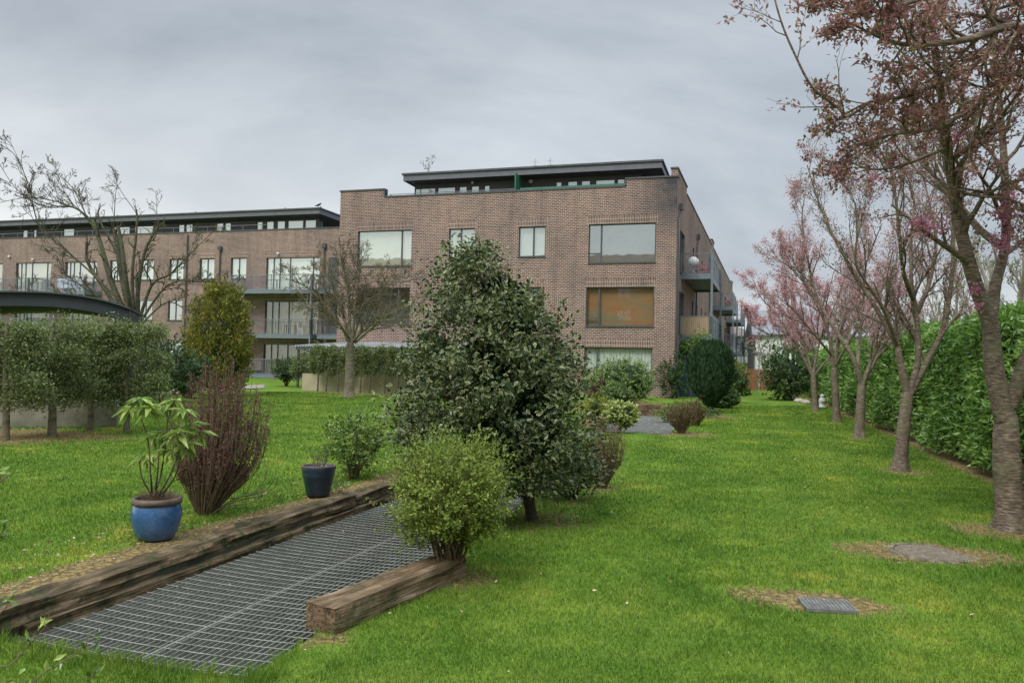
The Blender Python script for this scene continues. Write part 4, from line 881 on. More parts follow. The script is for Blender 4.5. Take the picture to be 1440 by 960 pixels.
# ------------------------------------------------------------------ holly tree
hb = gnd(750, 735); T = Tree(hb, 5); holly = thing('holly_tree', 'tall dense variegated holly tree, cream edged leaves, in front of the building', 'tree', hb)
flare(T, hb, .06, at(738, 672, hb[1]), 10)
for i in range(9):
    a = i*.7; e = hb+np.array([math.cos(a)*.5*(1-i*.09)-.12-.04*i, math.sin(a)*.45*(1-i*.09), .9+i*.16]); T.limb([at(739, 680, hb[1]), (at(735, 620, hb[1])+e)/2, e], .03, .008, 6, .5, 1, .2, .7, 6, .4)
T.limb([at(739, 675, hb[1]), at(728, 600, hb[1]), at(700, 480, hb[1]), at(668, 365, hb[1])], .05, .008, 12, .6, 1, .2, .8, 8)
T.m.build('trunk', M_barkD, holly, smooth=True)
def hollycrown():
    # silhouette measured as half-width at heights; centre drifts left with height
    prof = [(.28, 700, 8), (.36, 716, 60), (.5, 716, 112), (.75, 702, 128), (1.05, 697, 130), (1.3, 694, 130), (1.6, 690, 118), (1.85, 686, 106), (2.1, 680, 85), (2.35, 672, 60), (2.55, 668, 42), (2.72, 665, 26), (2.84, 660, 8)]
    hs = np.array([q_[0] for q_ in prof]); Yd = hb[1]; k = Yd/FPX
    cxs = np.array([(q_[1]-722)*k+(.0) for q_ in prof])+(at(722, 480, Yd)[0]-hb[0]); wds = np.array([q_[2]*k for q_ in prof])
    # boughs: clusters of leaves at the ends of sprays give a lumpy, gappy outline
    P = []; Dn = []
    nB = 820
    for i in range(nB):
        z = T.r.uniform(.3, 2.8); wd = np.interp(z, hs, wds); 
        if T.r.random() > wd/1.0+.08: continue
        a = T.r.uniform(0, 6.283); rr = wd*(.35+.63*T.r.random()**.5)*(1+.10*math.sin(3*a+z*4)+.06*math.sin(7*a-9*z)); c = np.array([np.interp(z, hs, cxs)+rr*math.cos(a), rr*math.sin(a)*.95, z])
        out = np.array([math.cos(a), math.sin(a), .25]); n = T.r.poisson(50); s = T.r.uniform(.05, .10)
        P.append(c+T.r.normal(0, 1, (n, 3))*s*np.array([1.15, 1.15, .75])); Dn.append(np.tile(out, (n, 1)))
    # a few shoots stick out
    for (px, py) in ((655, 362), (623, 352), (640, 372), (668, 338), (697, 352), (572, 425), (600, 408), (812, 475), (790, 430), (742, 400), (822, 540), (560, 520), (835, 620)):
        c = at(px, py, Yd+T.r.uniform(-.2, .2))-hb; n = 16; P.append(c+T.r.normal(0, .03, (n, 3))); Dn.append(np.tile([0, 0, 1.], (n, 1)))
    P = np.concatenate(P); Dn = np.concatenate(Dn); n = len(P); D = orth(Dn*.7+rdir(n)*.8); Nn = orth(rdir(n)*.7+Dn*.4+[0, 0, .6]); m = MB()
    m.leaves(P, D, Nn, .058*rng.uniform(.6, 1.2, n), .55, 4, .12); return m
hollycrown().build('foliage', M_holly, holly)
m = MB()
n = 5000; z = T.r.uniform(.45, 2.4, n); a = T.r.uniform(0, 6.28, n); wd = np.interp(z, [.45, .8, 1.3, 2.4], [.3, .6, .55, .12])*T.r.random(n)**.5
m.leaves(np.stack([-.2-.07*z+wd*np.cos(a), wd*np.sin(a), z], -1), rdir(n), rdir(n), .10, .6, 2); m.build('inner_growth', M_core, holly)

# ------------------------------------------------------------------ shrubs in pots and beds (foreground)
b = gnd(640, 812)
shrub('bushy_shrub', 'rounded yellow green bush on brown stems at the end of the thick sleeper', 'bush', b+[-.04, 0, 0], .44, .40, .60, M_lon, 30000, .025, seed=3, stems=46, stem_r=.012, fill=.42, lump=.26, up=.5, wid=.55, kind=2, twigs=4)
b = gnd(288, 724, LZ); T = Tree(b, 9); t_ = thing('twiggy_shrub', 'purple brown upright twiggy barberry shrub beside the blue glazed pot', 'bush', b)
def fan(T, n, spread, h, r0, lean=(0, 0), sidetw=7, tw=.16, zb=.08, cone=1.):
    r = T.r
    for i in range(n):
        a = r.uniform(0, 6.283); k = r.random()**.6*spread; e = np.array([math.cos(a)*k+lean[0], math.sin(a)*k*.8+lean[1], h*(1-.33*(k/spread)**2)*r.uniform(.72, 1.05)])
        base = np.array([math.cos(a)*.05, math.sin(a)*.05, -.02]); pts = smoothpath([base, base*1.2+e*np.array([.32, .32, .18])+[0, 0, zb], e*np.array([.85*cone, .85*cone, .55]), e], 3)
        T.m.tube(pts, r0*np.linspace(1, .25, len(pts)), 4); T.tips += [(q_, np.array([0, 0, 1.]), 0) for q_ in pts[5:]]
        for _ in range(sidetw):
            f = r.uniform(.35, .95); j = int(f*(len(pts)-1)); q_ = pts[j]; d = orth(np.array([math.cos(a), math.sin(a), 0])*r.uniform(-.3, .7)+rdir(1, r)[0]*.5+[0, 0, 1.3]); l = tw*r.uniform(.5, 1.3)
            T.m.tube([q_, q_+d*l*.5, q_+d*l+[0, 0, l*.15]], [r0*.35, r0*.28, r0*.14], 3); T.tips += [(q_+d*l*g, d, 0) for g in (.4, .7, 1.)]
fan(T, 150, .47, 1.5, .0075, (.12, 0), 8, .17)
T.m.build('stems', M_twig, t_)
T.leafmesh(3.0, .022, M_berb, t_, 'foliage', .014, .6, 2)
T2 = Tree(b, 10); fan(T2, 8, .42, .5, .007, (.45, 0), 4, .12); T2.m.build('stems', M_twig, t_)
# blue pot
def pot(label, base, R_, Hh, prof, mat, rimmat, rimprof, zsoil, sprigmat=None, name='plant_pot'):
    t_ = thing(name, label, 'plant pot', base)
    m = MB(); m.lathe([(a*R_, b_*Hh) for a, b_ in prof], 48); m.build('body', mat, t_, smooth=True)
    m = MB(); m.lathe([(a*R_, b_*Hh) for a, b_ in rimprof], 48); m.build('rim', rimmat, t_, smooth=True)
    m = MB(); m.lathe([(0, zsoil*Hh+.015), (R_*.5, zsoil*Hh+.01), (R_*.86, zsoil*Hh)], 24); m.build('soil', mnoise('pot_soil', [(.3, (.04, .028, .018)), (.7, (.16, .12, .07))], 30, .95), t_)
    return t_
def mglaze(name, stops, rough=.22):
    m, t, o = newmat(name); v = mapping(t); f = noise(t, v, 7, 6, .65, .4); s = N(t, 'ShaderNodeSeparateXYZ'); tcx = N(t, 'ShaderNodeTexCoord'); t.links.new(tcx.outputs['Object'], s.inputs[0])
    c = ramp(t, f, stops); n2 = noise(t, v, 40, 4); c = mixc(t, .3, c, ramp(t, n2, [(.35, (.6, .6, .6)), (.65, (1.25, 1.2, 1.15))]), 'MULTIPLY')
    p = princ(t, c, rough, 0, .5); p.inputs['Coat Weight'].default_value = .35; p.inputs['Coat Roughness'].default_value = .12; bump(t, p, f, .15, .01)
    t.links.new(p.outputs[0], o.inputs[0]); return m
M_blue = mglaze('blue_glaze', [(.25, (.025, .065, .14)), (.5, (.04, .11, .25)), (.8, (.08, .17, .34))]); M_navy = mglaze('navy_glaze', [(.3, (.008, .016, .028)), (.7, (.022, .045, .075))], .35)
M_rim = mnoise('clay_rim', [(.3, (.075, .055, .04)), (.7, (.17, .13, .10))], 12, .7)
pb = gnd(219, 757, LZ+.01); kk = pb[1]/FPX; R1 = 33.5*kk
pot('round bellied blue glazed pot with a brown rim on the mulch', pb, R1, 58*kk, [(.0, 0), (.62, 0), (.74, .06), (.90, .28), (1.0, .55), (.97, .72), (.90, .83), (.88, .86), (.80, .86), (.76, .5)], M_blue, M_rim,
    [(.86, .84), (.97, .86), (.99, .93), (.96, .985), (.90, 1.0), (.83, .99), (.80, .93), (.80, .84)], .90)
# rhododendron growing in the blue pot
hp = pb+np.array([0, 0, 58*kk*.9]); T = Tree(hp, 31); t_ = thing('potted_shrub', 'lanky rhododendron with drooping pale yellow green leaves in the blue glazed pot', 'plant', hp)
m = MB(); RL = []
for (pth, ends) in (([(214, 698), (212, 668), (208, 620), (196, 580)], [(184, 572), (198, 560), (212, 572)]), ([(216, 698), (226, 668), (232, 630), (236, 590)], [(228, 570), (246, 562), (258, 576)]), ([(222, 698), (238, 670), (250, 640), (256, 620)], [(250, 606), (268, 596), (282, 606), (262, 622)]),
                    ([(213, 696), (200, 672), (196, 650)], [(205, 640)]), ([(218, 698), (222, 660), (224, 625)], [(215, 612), (232, 608)]), ([(226, 697), (245, 672), (252, 650)], [(240, 632)])):
    p3 = PX([(a, b_, T.r.uniform(-.1, .1)) for a, b_ in pth], pb[1]); T.limb(p3, .009, .004, 0, .1, 0, sides=6)
    for (a, b_) in ends:
        e = at(a, b_, pb[1]+T.r.uniform(-.12, .12)); T.limb([p3[-1], (p3[-1]+e)/2+[0, 0, .01], e], .004, .003, 0, .1, 0, sides=5); RL.append(e-hp)
T.m.build('stems', M_barkD, t_, smooth=True)
P = []; D = []; 
for e in RL:
    n = 12; a = np.linspace(0, 6.283, n, endpoint=False)+T.r.random()
    for aa in a: P.append(e); D.append((math.cos(aa), math.sin(aa), T.r.uniform(-.75, .35)))
    for _ in range(4): P.append(e-[0, 0, .03]); D.append((*T.r.normal(0, .8, 2), -.6))
n = len(P); m.leaves(np.array(P), np.array(D), np.tile([0, 0, 1.], (n, 1))+rdir(n)*.25, T.r.uniform(.11, .175, n), .32, 4, .25); m.build('foliage', M_rhod, t_)
m = MB(); n = 260; a = rng.uniform(0, 6.28, n); k = rng.uniform(0, .10, n)
for i in range(n): q_ = np.array([math.cos(a[i])*k[i], math.sin(a[i])*k[i], 0]); m.tube([q_, q_*1.3+[0, 0, .04], q_*1.7+[rng.normal(0, .02), rng.normal(0, .02), rng.uniform(.05, .1)]], .0012, 3)
m.build('dry_grass', M_twig, t_)
# dark pot
pb2 = gnd(447, 696, LZ+.005); kk = pb2[1]/FPX
pot('dark navy ribbed tapered pot with dead sprigs near the sleeper edge', pb2, 23.5*kk, 42*kk, [(0, 0), (.66, 0), (.70, .05), (.80, .35), (.90, .62), (.95, .68), (.93, .71), (.97, .80), (1.0, .93), (.97, .98), (.92, .98), (.86, .85), (.80, .5)], M_navy, M_rim,
    [(.985, .95), (1.01, .97), (1.0, 1.0), (.93, 1.0), (.90, .96)], .9)
hp = pb2+np.array([0, 0, 42*kk*.9]); T = Tree(hp, 77); t_ = thing('potted_plant', 'sparse brown sprigs and dead stalks in the dark navy pot', 'plant', hp); fan(T, 12, .08, .26, .0035, (.05, 0), 3, .06); fan(T, 5, .03, .3, .003, (-.1, 0), 2, .05); T.m.build('stems', M_twig, t_); T.leafmesh(.35, .022, M_budgrn, t_, 'foliage', .01, .5, 2)
b = gnd(498, 672, LZ)
shrub('glossy_shrub', 'small glossy green bush with light new leaves right of the dark navy pot', 'bush', b, .38, .42, .47, M_camel, 4600, .048, seed=8, stems=18, fill=.3, lump=.3, kind=4)
b = gnd(472, 690, LZ); T = Tree(b, 71); t_ = thing('trailing_plant', 'straggly green stems trailing over the sleepers between dark pot and glossy bush', 'plant', b); fan(T, 20, .22, .16, .0025, (.05, -.2), 3, .05); T.m.build('stems', M_twigP, t_); T.leafmesh(1.2, .02, M_camel, t_, 'foliage', .02, .6, 2)
b = gnd(582, 662, LZ); shrub('broad_shrub', 'brown based green shrub on the left lawn behind the holly and yellow green bush', 'bush', b, .42, .45, .5, M_dkgrn, 3600, .035, seed=12, stems=30, fill=.3, lump=.25, kind=2, twigs=3)
b = gnd(806, 703); T = Tree(b, 72); t_ = thing('multi_stem_shrub', 'low dark shrub on crooked bare stems just right of the holly trunk', 'bush', b)
for (ex_, ez, ey_) in ((-.22, .33, 0), (-.1, .42, .1), (.02, .48, 0), (.1, .42, -.05), (.16, .36, .05), (-.28, .24, -.05)): T.limb([b, b+[ex_*.55, ey_*.5, ez*.35], b+[ex_, ey_, ez]], .018, .007, 6, .26, 1, .3, .7, 6, .4)
T.m.build('stems', M_barkC if False else M_barkD, t_, smooth=True); T.leafmesh(7., .045, M_holly, t_, 'foliage', .07, .55, 4)
b = gnd(846, 685); T = Tree(b, 73); t_ = thing('upright_shrub', 'brown twiggy upright shrub with few green leaves, right of the holly', 'bush', b); fan(T, 80, .30, .95, .006, (.02, 0), 7, .15); T.m.build('stems', M_twig, t_); T.leafmesh(1.3, .026, M_bud, t_, 'foliage', .015, .55, 2)

# mid-ground shrubs near the gable
def pshrub(name, label, px, py, wpx, hpx, mat, n, ls, seed, z=0., stem=.10, **k):
    b = gnd(px, py, z); s = np.linalg.norm(b[:2])/FPX; rx = wpx/2*s; rz_ = hpx*s/2*(1-stem); return shrub(name, label, 'bush', b, rx, rz_, hpx*s*stem+rz_, mat, n, ls, seed=seed, **k)
pshrub('variegated_bush', 'bright cream and green variegated bush at the left end of the far grating', 872, 607, 50, 42, M_euon, 4200, .075, 14, fill=.75, lump=.1, core=.9)
pshrub('mounded_bush', 'largest rounded green bush under the ground floor window', 876, 570, 86, 66, M_rnd, 9000, .085, 15, fill=.8, lump=.05, core=.95, stem=.02)
pshrub('mounded_bush', 'middle rounded green bush in front of the largest one', 866, 580, 50, 42, M_rnd, 4500, .075, 16, fill=.8, lump=.05, core=.95, stem=.02)
pshrub('yellow_shrub', 'golden yellow shrub at the left of the rounded bushes by the wall', 838, 556, 40, 42, M_yellow, 2200, .10, 17, fill=.5, lump=.3, core=.8, stem=.02)
pshrub('purple_shrub', 'small dark purple leaved shrub left of the middle rounded bush', 842, 576, 34, 38, M_purp, 2200, .07, 18, fill=.5, lump=.2, core=.8, stem=.02)
pshrub('lime_shrub', 'lime green shrub beside the holly below the purple one', 838, 600, 44, 46, M_yellow, 2600, .06, 19, fill=.5, lump=.2, core=.8, stem=.02)
pshrub('grey_bush', 'dull green bush at the right end of the rounded bushes, touching the gable corner', 902, 562, 26, 42, M_rnd, 2400, .08, 20, fill=.5, lump=.25, core=.8, stem=.02)
pshrub('corner_shrub', 'yellow tinged shrub against the gable corner under the dark panel', 946, 560, 42, 58, M_dkgrn, 2600, .11, 22, fill=.5, lump=.35, core=.8, stem=.02)
pshrub('corner_shrub', 'fresh yellow green shrub between gable corner and the dark yew', 958, 556, 24, 34, M_yellow, 1300, .11, 23, fill=.5, lump=.35, core=.8, stem=.02)
pshrub('low_ground_shrub', 'low spreading green juniper at the right edge of the far grating', 940, 592, 42, 20, M_camel, 2600, .05, 24, fill=.4, lump=.3, stem=.02)
pshrub('creeping_shrub', 'low conifer sprays lying between the twiggy shrubs and the yew', 990, 586, 50, 12, M_dkgrn, 1500, .06, 25, fill=.4, lump=.3, stem=.02)
for px, py, w_, h_, sd, lb in ((958, 609, 44, 47, 74, 'grey brown twiggy dead looking shrub right of the far grating'), (978, 600, 30, 38, 75, 'smaller grey brown twiggy shrub tucked behind the bigger one')):
    b = gnd(px, py); s = b[1]/FPX; T = Tree(b, sd); t_ = thing('twiggy_shrub', lb, 'bush', b); fan(T, 90, w_/2*s, h_*s, .007, (0, 0), 7, .15); T.m.build('stems', M_twig, t_); T.leafmesh(1.8, .035, M_bud, t_, 'foliage', .03, .55, 2)
b = gnd(1003, 580); s = b[1]/FPX; t_ = thing('yew_tree', 'broad dark green upright yew in front of the ground floor balcony', 'tree', b)
def yew(T, cx_, w_, h_, n, ls, zb=.15):
    r = T.r; u = r.random(n)**.8; a = r.uniform(0, 6.283, n); prof = np.interp(u, [0, .12, .3, .6, .85, 1], [.10, .45, .85, 1., .86, .35]); rr = prof*w_/2*(.75+.27*r.random(n)**.4)*(1+.08*np.sin(9*a+3*u))
    P = np.stack([rr*np.cos(a)+cx_, rr*np.sin(a), zb+u*(h_-zb)+r.normal(0, .03, n)*(u > .8)], -1); D = orth(np.stack([np.cos(a)*.3, np.sin(a)*.3, np.ones(n)*1.1], -1)+r.normal(0, .25, (n, 3))); m = MB()
    m.leaves(P, D, orth(np.stack([np.cos(a), np.sin(a), 0*a+.2], -1)+r.normal(0, .4, (n, 3))), ls*r.uniform(.6, 1.4, n), .28, 2); return m
T = Tree(b, 80); yew(T, -.12, 60*s, 96*s, 15000, .16).build('foliage', M_yew, t_); m = MB(); m.tube([(0, 0, -.05), (-.1, 0, .5), (-.2, 0, 1.2)], [.09, .08, .05], 8); m.lathe([(.02, .35), (.33, .8), (.5, 1.3), (.42, 1.8), (.05, 2.05)], 14, (-.12, 0, 0)); m.build('trunk', M_barkD, t_)
for px, py, w_, h_, sd, lb, mt_ in ((1030, 566, 36, 52, 81, 'second dark evergreen just right of the yew', M_dkgrn), (1034, 556, 34, 44, 82, 'olive green evergreen behind the yew at the foot of the far balconies', M_yellow), (1016, 574, 40, 26, 83, 'low dark evergreen at the right foot of the yew', M_dkgrn)):
    pshrub('evergreen_bush', lb, px, py, w_, h_, mt_, 3800, .12, sd, fill=.5, lump=.3, core=.85, stem=.02)
b = gnd(1104, 566); pshrub('evergreen_bush', 'dark spreading evergreen at the far end of the laurel hedge', 1108, 563, 66, 66, M_dkgrn, 7000, .14, 84, fill=.55, lump=.3, core=.85, stem=.02)
for px, py, w_, h_, sd, lb in ((1050, 556, 14, 10, 85, 'tiny dark plant at the left foot of the far fence'),): pshrub('low_plant', lb, px, py, w_, h_, M_dkgrn, 500, .12, sd, stem=.02)
# climber over the first floor balcony and the blue hoarding beneath
def bl(u, v, z): p = sidept(u, v, z); c, s_ = math.cos(-A), math.sin(-A); return np.array(G(p[0], p[1], z))
c0 = bl(2.5, -.7, 2.85); t_ = thing('climbing_plant', 'leafy green climber spilling over the timber balcony rail above the yew', 'plant', c0)
m = MB(); n = 3400; P = np.stack([rng.normal(0, .45, n), rng.normal(0, .35, n), rng.normal(0.0, .26, n)], -1); P[:, 2] += .25*np.sin(P[:, 0]*3); m.leaves(P, rdir(n)+[0, 0, -.1], rdir(n)+[0, -.5, .5], .13*rng.uniform(.6, 1.2, n), .6, 4); m.build('foliage', M_laurel, t_)
m = MB()
for i in range(16): a = rng.normal(0, .5, 3); m.tube([(a[0], a[1], -2.8), (a[0]*.8, a[1]*.9, -1.2), (a[0]*1.2, a[1], .2)], .012, 4)
m.build('stems', M_twig, t_)
m = MB(); m.box(0, .06, 0, 0, 0, 0) if False else None; m.box(0, 1.5, 0, .06, 0, 2.75); o_ = m.build('timber_screen', mplain('blue_panel', (.025, .05, .085), .6)); pw = bl(2.2, 0.0, 0); o_.location = pw; o_.rotation_euler = (0, 0, -A); tag(o_, 'dark blue grey screen panel under the first floor balcony', 'screen')

# ------------------------------------------------------------------ left side: shelter, pleached hornbeams, dwarf wall, trees
S0 = at(90, 413, 17.5)
shed = thing('shelter', 'dark shelter with a low curved roof behind the pleached trees on the left', 'shelter', (S0[0]-.3, 17.5, 0), .36)
hw = 2.35; zt = S0[2]; n = 22; m = MB(); us = np.linspace(-3.3, 1.62, n); zz = zt-.01-.215*(us/1.62)**2*1.0-.07*np.abs(us/1.62)**3; zz = np.where(us < 0, zt-.035*us*us, zz)
V = []
for d_, y in ((0, 0), (.30, 0), (.30, 3.2), (0, 3.2)): V.append(np.stack([us, np.full(n, y), zz-d_], -1))
V = np.concatenate(V); i = np.arange(n-1); fcs = [np.stack([i, i+n, i+n+1, i+1], -1), np.stack([i+n, i+2*n, i+2*n+1, i+n+1], -1), np.stack([i+2*n, i+3*n, i+3*n+1, i+2*n+1], -1), np.stack([i+3*n, i, i+1, i+3*n+1], -1), [(0, 3*n, 2*n, n)], [(n-1, 2*n-1, 3*n-1, 4*n-1)]]
m.add(V, fcs); m.build('roof', M_shed, shed)
V2 = []
for d_, y in ((-.035, -.08), (.0, -.08), (.0, 3.28), (-.035, 3.28)): V2.append(np.stack([us*1.02, np.full(n, y), zz-d_], -1))
m = MB(); m.add(np.concatenate(V2), fcs); m.build('roof_edge', M_cop, shed)
for x, zx in ((-3.1, .6), (1.35, .5)):
    for y in (.15, 2.95): m = MB(); m.box(x-.05, x+.05, y-.05, y+.05, 0, zt-zx); m.build('post', M_steelD, shed)
m = MB(); m.box(-3.2, 1.45, 3.05, 3.1, .2, zt-.62); m.build('rear_panel', M_shed, shed)
wl = gnd(-60, 602, LZ); wr = gnd(164, 601, LZ); d = wr-wl; Lw = np.linalg.norm(d)
m = MB(); m.box(0, Lw, 0, .22, -.1, .56); o_ = bevel(m.build('low_wall', M_conc), .012); o_.location = (wl[0], wl[1], LZ); o_.rotation_euler = (0, 0, math.atan2(d[1], d[0])); tag(o_, 'stained low concrete wall behind the pleached trees on the left', 'wall')
HG = 'pleached hornbeams in the screen on the left'
hl = [(-62, 622, 'off the left edge beyond the leftmost trunk'), (8, 618, 'leftmost visible trunk at the edge of the photo'), (73, 613, 'stout pale trunk second from the left edge, before the stained wall'), (127, 606, 'mossy based trunk standing before the end of the stained wall'), (178, 607, 'last tree at the right end of the screen, beyond the wall')]
for i, (px, py, lb) in enumerate(hl):
    if i == 0: continue
    b = gnd(px, py, LZ); T = Tree(b, 90+i); t_ = thing('pleached_tree', 'pleached hornbeam: '+lb, 'tree', b, 0, HG); Y = b[1]
    T.limb([b, at(px+1, 570, Y), at(px-1, 520, Y), at(px+2, 455, Y)], .085 if i in (2,) else .07, .03, 0, sides=9)
    for py2 in (556, 538, 518, 498, 478, 462):
        for sgn in (-1, 1):
            e = at(px+sgn*rng.uniform(42, 60), py2+rng.uniform(-6, 6), Y+rng.normal(0, .12)); T.limb([at(px, py2+3, Y), (at(px, py2+3, Y)+e)/2+[0, 0, rng.normal(0, .03)], e], .016, .007, 14, .25, 1, .2, .9, 5, .05)
    T.m.build('trunk', M_barkL, t_, smooth=True)
    for _ in range(900):
        e = at(px+rng.uniform(-33, 33), rng.uniform(456, 574), Y+rng.normal(0, .16)); k_ = e-b
        if math.sin(k_[0]*9+3*math.sin(k_[2]*6))*math.sin(k_[2]*11+k_[0]*5) < .55: T.tips.append((k_, rdir(1)[0], 0))
    T.leafmesh(3.4, .046, M_horn, t_, 'foliage', .07, .6, 2)
# shrubbery right of it
for px, py, w_, h_, sd, lb in ((215, 566, 100, 92, 96, 'tangled dark green shrub between the pleached screen and the golden conifer'), (262, 560, 70, 66, 97, 'dark green shrub at the foot of the golden conifer')):
    b = gnd(px, py, LZ); s = b[1]/FPX
    shrub('tangled_shrub', lb, 'bush', b, w_/2*s, h_*s*.45, h_*s*.55, M_dkgrn, 5200, .11, seed=sd, stems=40, stem_r=.03, fill=.25, lump=.3, kind=2, twigs=4, stemmat=M_bark)
# golden conifer
b = gnd(306, 541, LZ); 
Yc = 30.; b = np.array([at(306, 535, Yc)[0], Yc, 0.]); s = Yc/FPX; t_ = thing('conifer_tree', 'plump golden green conifer in front of the left wing', 'tree', b); T = Tree(b, 98)
r = T.r; h_ = at(306, 408, Yc)[2]; nc = 620; per = 42; u = r.random(nc)**.85; a = r.uniform(0, 6.283, nc); prof = np.interp(u, [0, .1, .3, .5, .7, .85, .95, 1], [.72, .90, 1, .97, .83, .62, .38, .12]); rr = prof*34*s*(.86+.26*r.random(nc))*(1+.07*np.sin(5*a+8*u))
Pc = np.stack([rr*np.cos(a), rr*np.sin(a), .15+u*(h_-.3)], -1); P = np.repeat(Pc, per, 0); n = len(P); q_ = np.tile(np.linspace(0, 1, per), nc); av = np.repeat(np.stack([np.cos(a)*.5, np.sin(a)*.5, np.ones(nc)], -1)+r.normal(0, .3, (nc, 3)), per, 0)
P = P+av*(q_[:, None]*.42)+r.normal(0, 1, (n, 3))*(.13*(1-.75*q_))[:, None]; D = orth(av+r.normal(0, .5, (n, 3))); m = MB(); m.leaves(P, D, rdir(n), .11*r.uniform(.5, 1.4, n), .4, 2); m.build('foliage', M_conif, t_)
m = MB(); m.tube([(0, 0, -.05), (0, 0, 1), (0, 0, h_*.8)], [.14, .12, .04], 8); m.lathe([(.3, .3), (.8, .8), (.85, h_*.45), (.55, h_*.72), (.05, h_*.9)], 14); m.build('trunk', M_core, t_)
# big pollarded tree behind the shelter
Yb = 23.; b = np.array([at(186, 545, Yb)[0], Yb, 0.]); T = Tree(b, 41, .0055); t_ = thing('bare_tree', 'big bare tree with cut back thick limbs behind the shelter on the left', 'tree', b)
T.limb([b, at(186, 500, Yb), at(184, 440, Yb)], .34, .30, 0, sides=14)
for pth, ra, rb, nb, ln in (
    ([(180, 450), (158, 400), (142, 345), (132, 312)], .17, .11, 3, .8), ([(178, 455), (150, 410, .3), (124, 370, .4), (122, 340, .4)], .13, .08, 3, .8), ([(184, 445), (172, 390), (163, 335), (160, 322)], .17, .12, 2, .7), ([(182, 440), (170, 370, .4), (140, 310, .5), (140, 292, .5)], .07, .05, 2, .5),
    ([(188, 445), (186, 385), (192, 325), (192, 294)], .10, .05, 2, .6), ([(192, 448), (195, 400), (205, 350), (222, 320)], .13, .06, 5, 1.0), ([(196, 450), (214, 400), (240, 385), (262, 362), (300, 325)], .09, .015, 8, 1.2), ([(198, 452), (225, 412), (248, 396), (290, 396), (330, 398)], .07, .01, 8, 1.1),
    ([(186, 448), (178, 400, -.4), (172, 350, -.5), (166, 318, -.5)], .14, .1, 2, .6), ([(200, 455), (235, 425), (268, 440), (300, 462)], .05, .01, 5, .9),
    ([(172, 452), (130, 412), (95, 388), (80, 360)], .08, .02, 6, 1.), ([(165, 420), (130, 385), (85, 345), (55, 318), (40, 260), (18, 215), (-20, 195)], .06, .01, 11, 1.5), ([(132, 318), (118, 300), (85, 285), (40, 278), (-10, 287)], .055, .012, 9, 1.3),
    ([(128, 315), (105, 292), (60, 290), (20, 262), (-15, 205)], .045, .01, 9, 1.3), ([(142, 340), (120, 300), (100, 262), (72, 240)], .035, .008, 7, 1.1), ([(192, 300), (166, 262), (165, 250)], .02, .008, 3, .6), ([(222, 322), (219, 270)], .02, .008, 2, .5), ([(160, 325), (162, 280), (166, 248)], .03, .006, 3, .6), ([(170, 440), (110, 420), (70, 425), (30, 400)], .05, .01, 6, 1.)):
    T.limb(PX(pth, Yb), ra*.62, rb*.45, int(nb*1.5)+3, ln*.78 if nb > 4 else ln*1.0, 2 if nb > 4 else 1, .18, .75, 9, .22)
T.m.build('trunk', M_barkP, t_, smooth=True); T.leafmesh(.18, .05, M_bud, t_, 'buds', .02, .6, 2)
# bare lawn tree
b = gnd(491, 559, LZ); Y = b[1]; T = Tree(b, 61, .0055); t_ = thing('bare_tree', 'small round headed bare tree on the left lawn in front of the corrugated roof', 'tree', b); flare(T, b, .19, at(493, 478, Y), 12)
for pth, ra in (([(490, 480), (478, 455), (455, 425), (425, 400), (395, 390)], .07), ([(492, 480), (482, 440), (465, 400), (450, 370)], .07), ([(493, 480), (490, 430), (485, 385), (478, 355)], .075), ([(495, 480), (500, 430), (505, 385), (510, 360)], .07), ([(497, 480), (515, 450), (530, 420), (545, 385)], .07),
                ([(498, 482), (525, 460), (555, 438), (590, 425)], .07), ([(494, 480), (480, 460, -.6), (462, 440, -.9), (430, 430, -1.1)], .05), ([(496, 480), (515, 462, -.6), (540, 450, -.9), (575, 450, -1.)], .05), ([(494, 480), (497, 440, .6), (480, 400, .9), (440, 385, 1.)], .05), ([(496, 480), (510, 440, .6), (540, 405, .9), (575, 395, 1.)], .05)):
    T.limb(PX(pth, Y), ra, .012, 22, 1.25, 2, .12, .75, 8, .2)
T.m.build('trunk', M_barkL, t_, smooth=True); T.leafmesh(.5, .05, M_bud, t_, 'buds', .03, .6, 2)

# lean-to store against the building with corrugated roof, cream wall and pleached screen
def fl(x, y, z=0.): return G(x, y, z)
ln_ = thing('lean_to', 'lean-to store with grey corrugated roof along the foot of the building', 'shed', G(-18.7, -5.0, 0), -A)
m = MB(); xs_ = np.arange(0, 9.6, .038); zc_ = .035*np.sin(xs_*2*math.pi/.15); n = len(xs_)
V = np.concatenate([np.stack([xs_, np.full(n, 0.), 2.22+zc_], -1), np.stack([xs_+.9, np.full(n, 5.3), 2.62+zc_], -1)]); i = np.arange(n-1); m.add(V, [np.stack([i, i+1, i+n+1, i+n], -1)]); m.build('roof', M_corr, ln_)
m = MB(); m.box(0.1, 9.5, .05, .1, 2.03, 2.17)
m.build('beam', M_steelD, ln_)
for x in (.15, 2.5, 4.9, 7.2, 9.3): m = MB(); m.box(x, x+.1, .11, .2, 0, 2.05); m.build('post', M_steelD, ln_)
m = MB(); m.box(.3, 9.4, 2.6, 2.7, 0, 1.95); m.build('rear_wall', M_tan, ln_)
for k, x in enumerate((1.2, 1.5)): tubes('downpipe', M_white, ln_, [([(x, .3, 2.05), (x, .3, .3)], .04)])
w_ = MB(); w_.box(0, 8.6, 0, .2, -.1, .8); o_ = w_.build('low_wall', M_cream); o_.location = G(-16.5, -7.6, LZ); o_.rotation_euler = (0, 0, -A); tag(o_, 'cream rendered low wall behind the small pleached trees by the building', 'wall')
PG = 'small pleached trees in front of the cream wall'
ordw = ['leftmost', 'second', 'third', 'fourth', 'fifth', 'sixth', 'seventh', 'eighth', 'ninth']
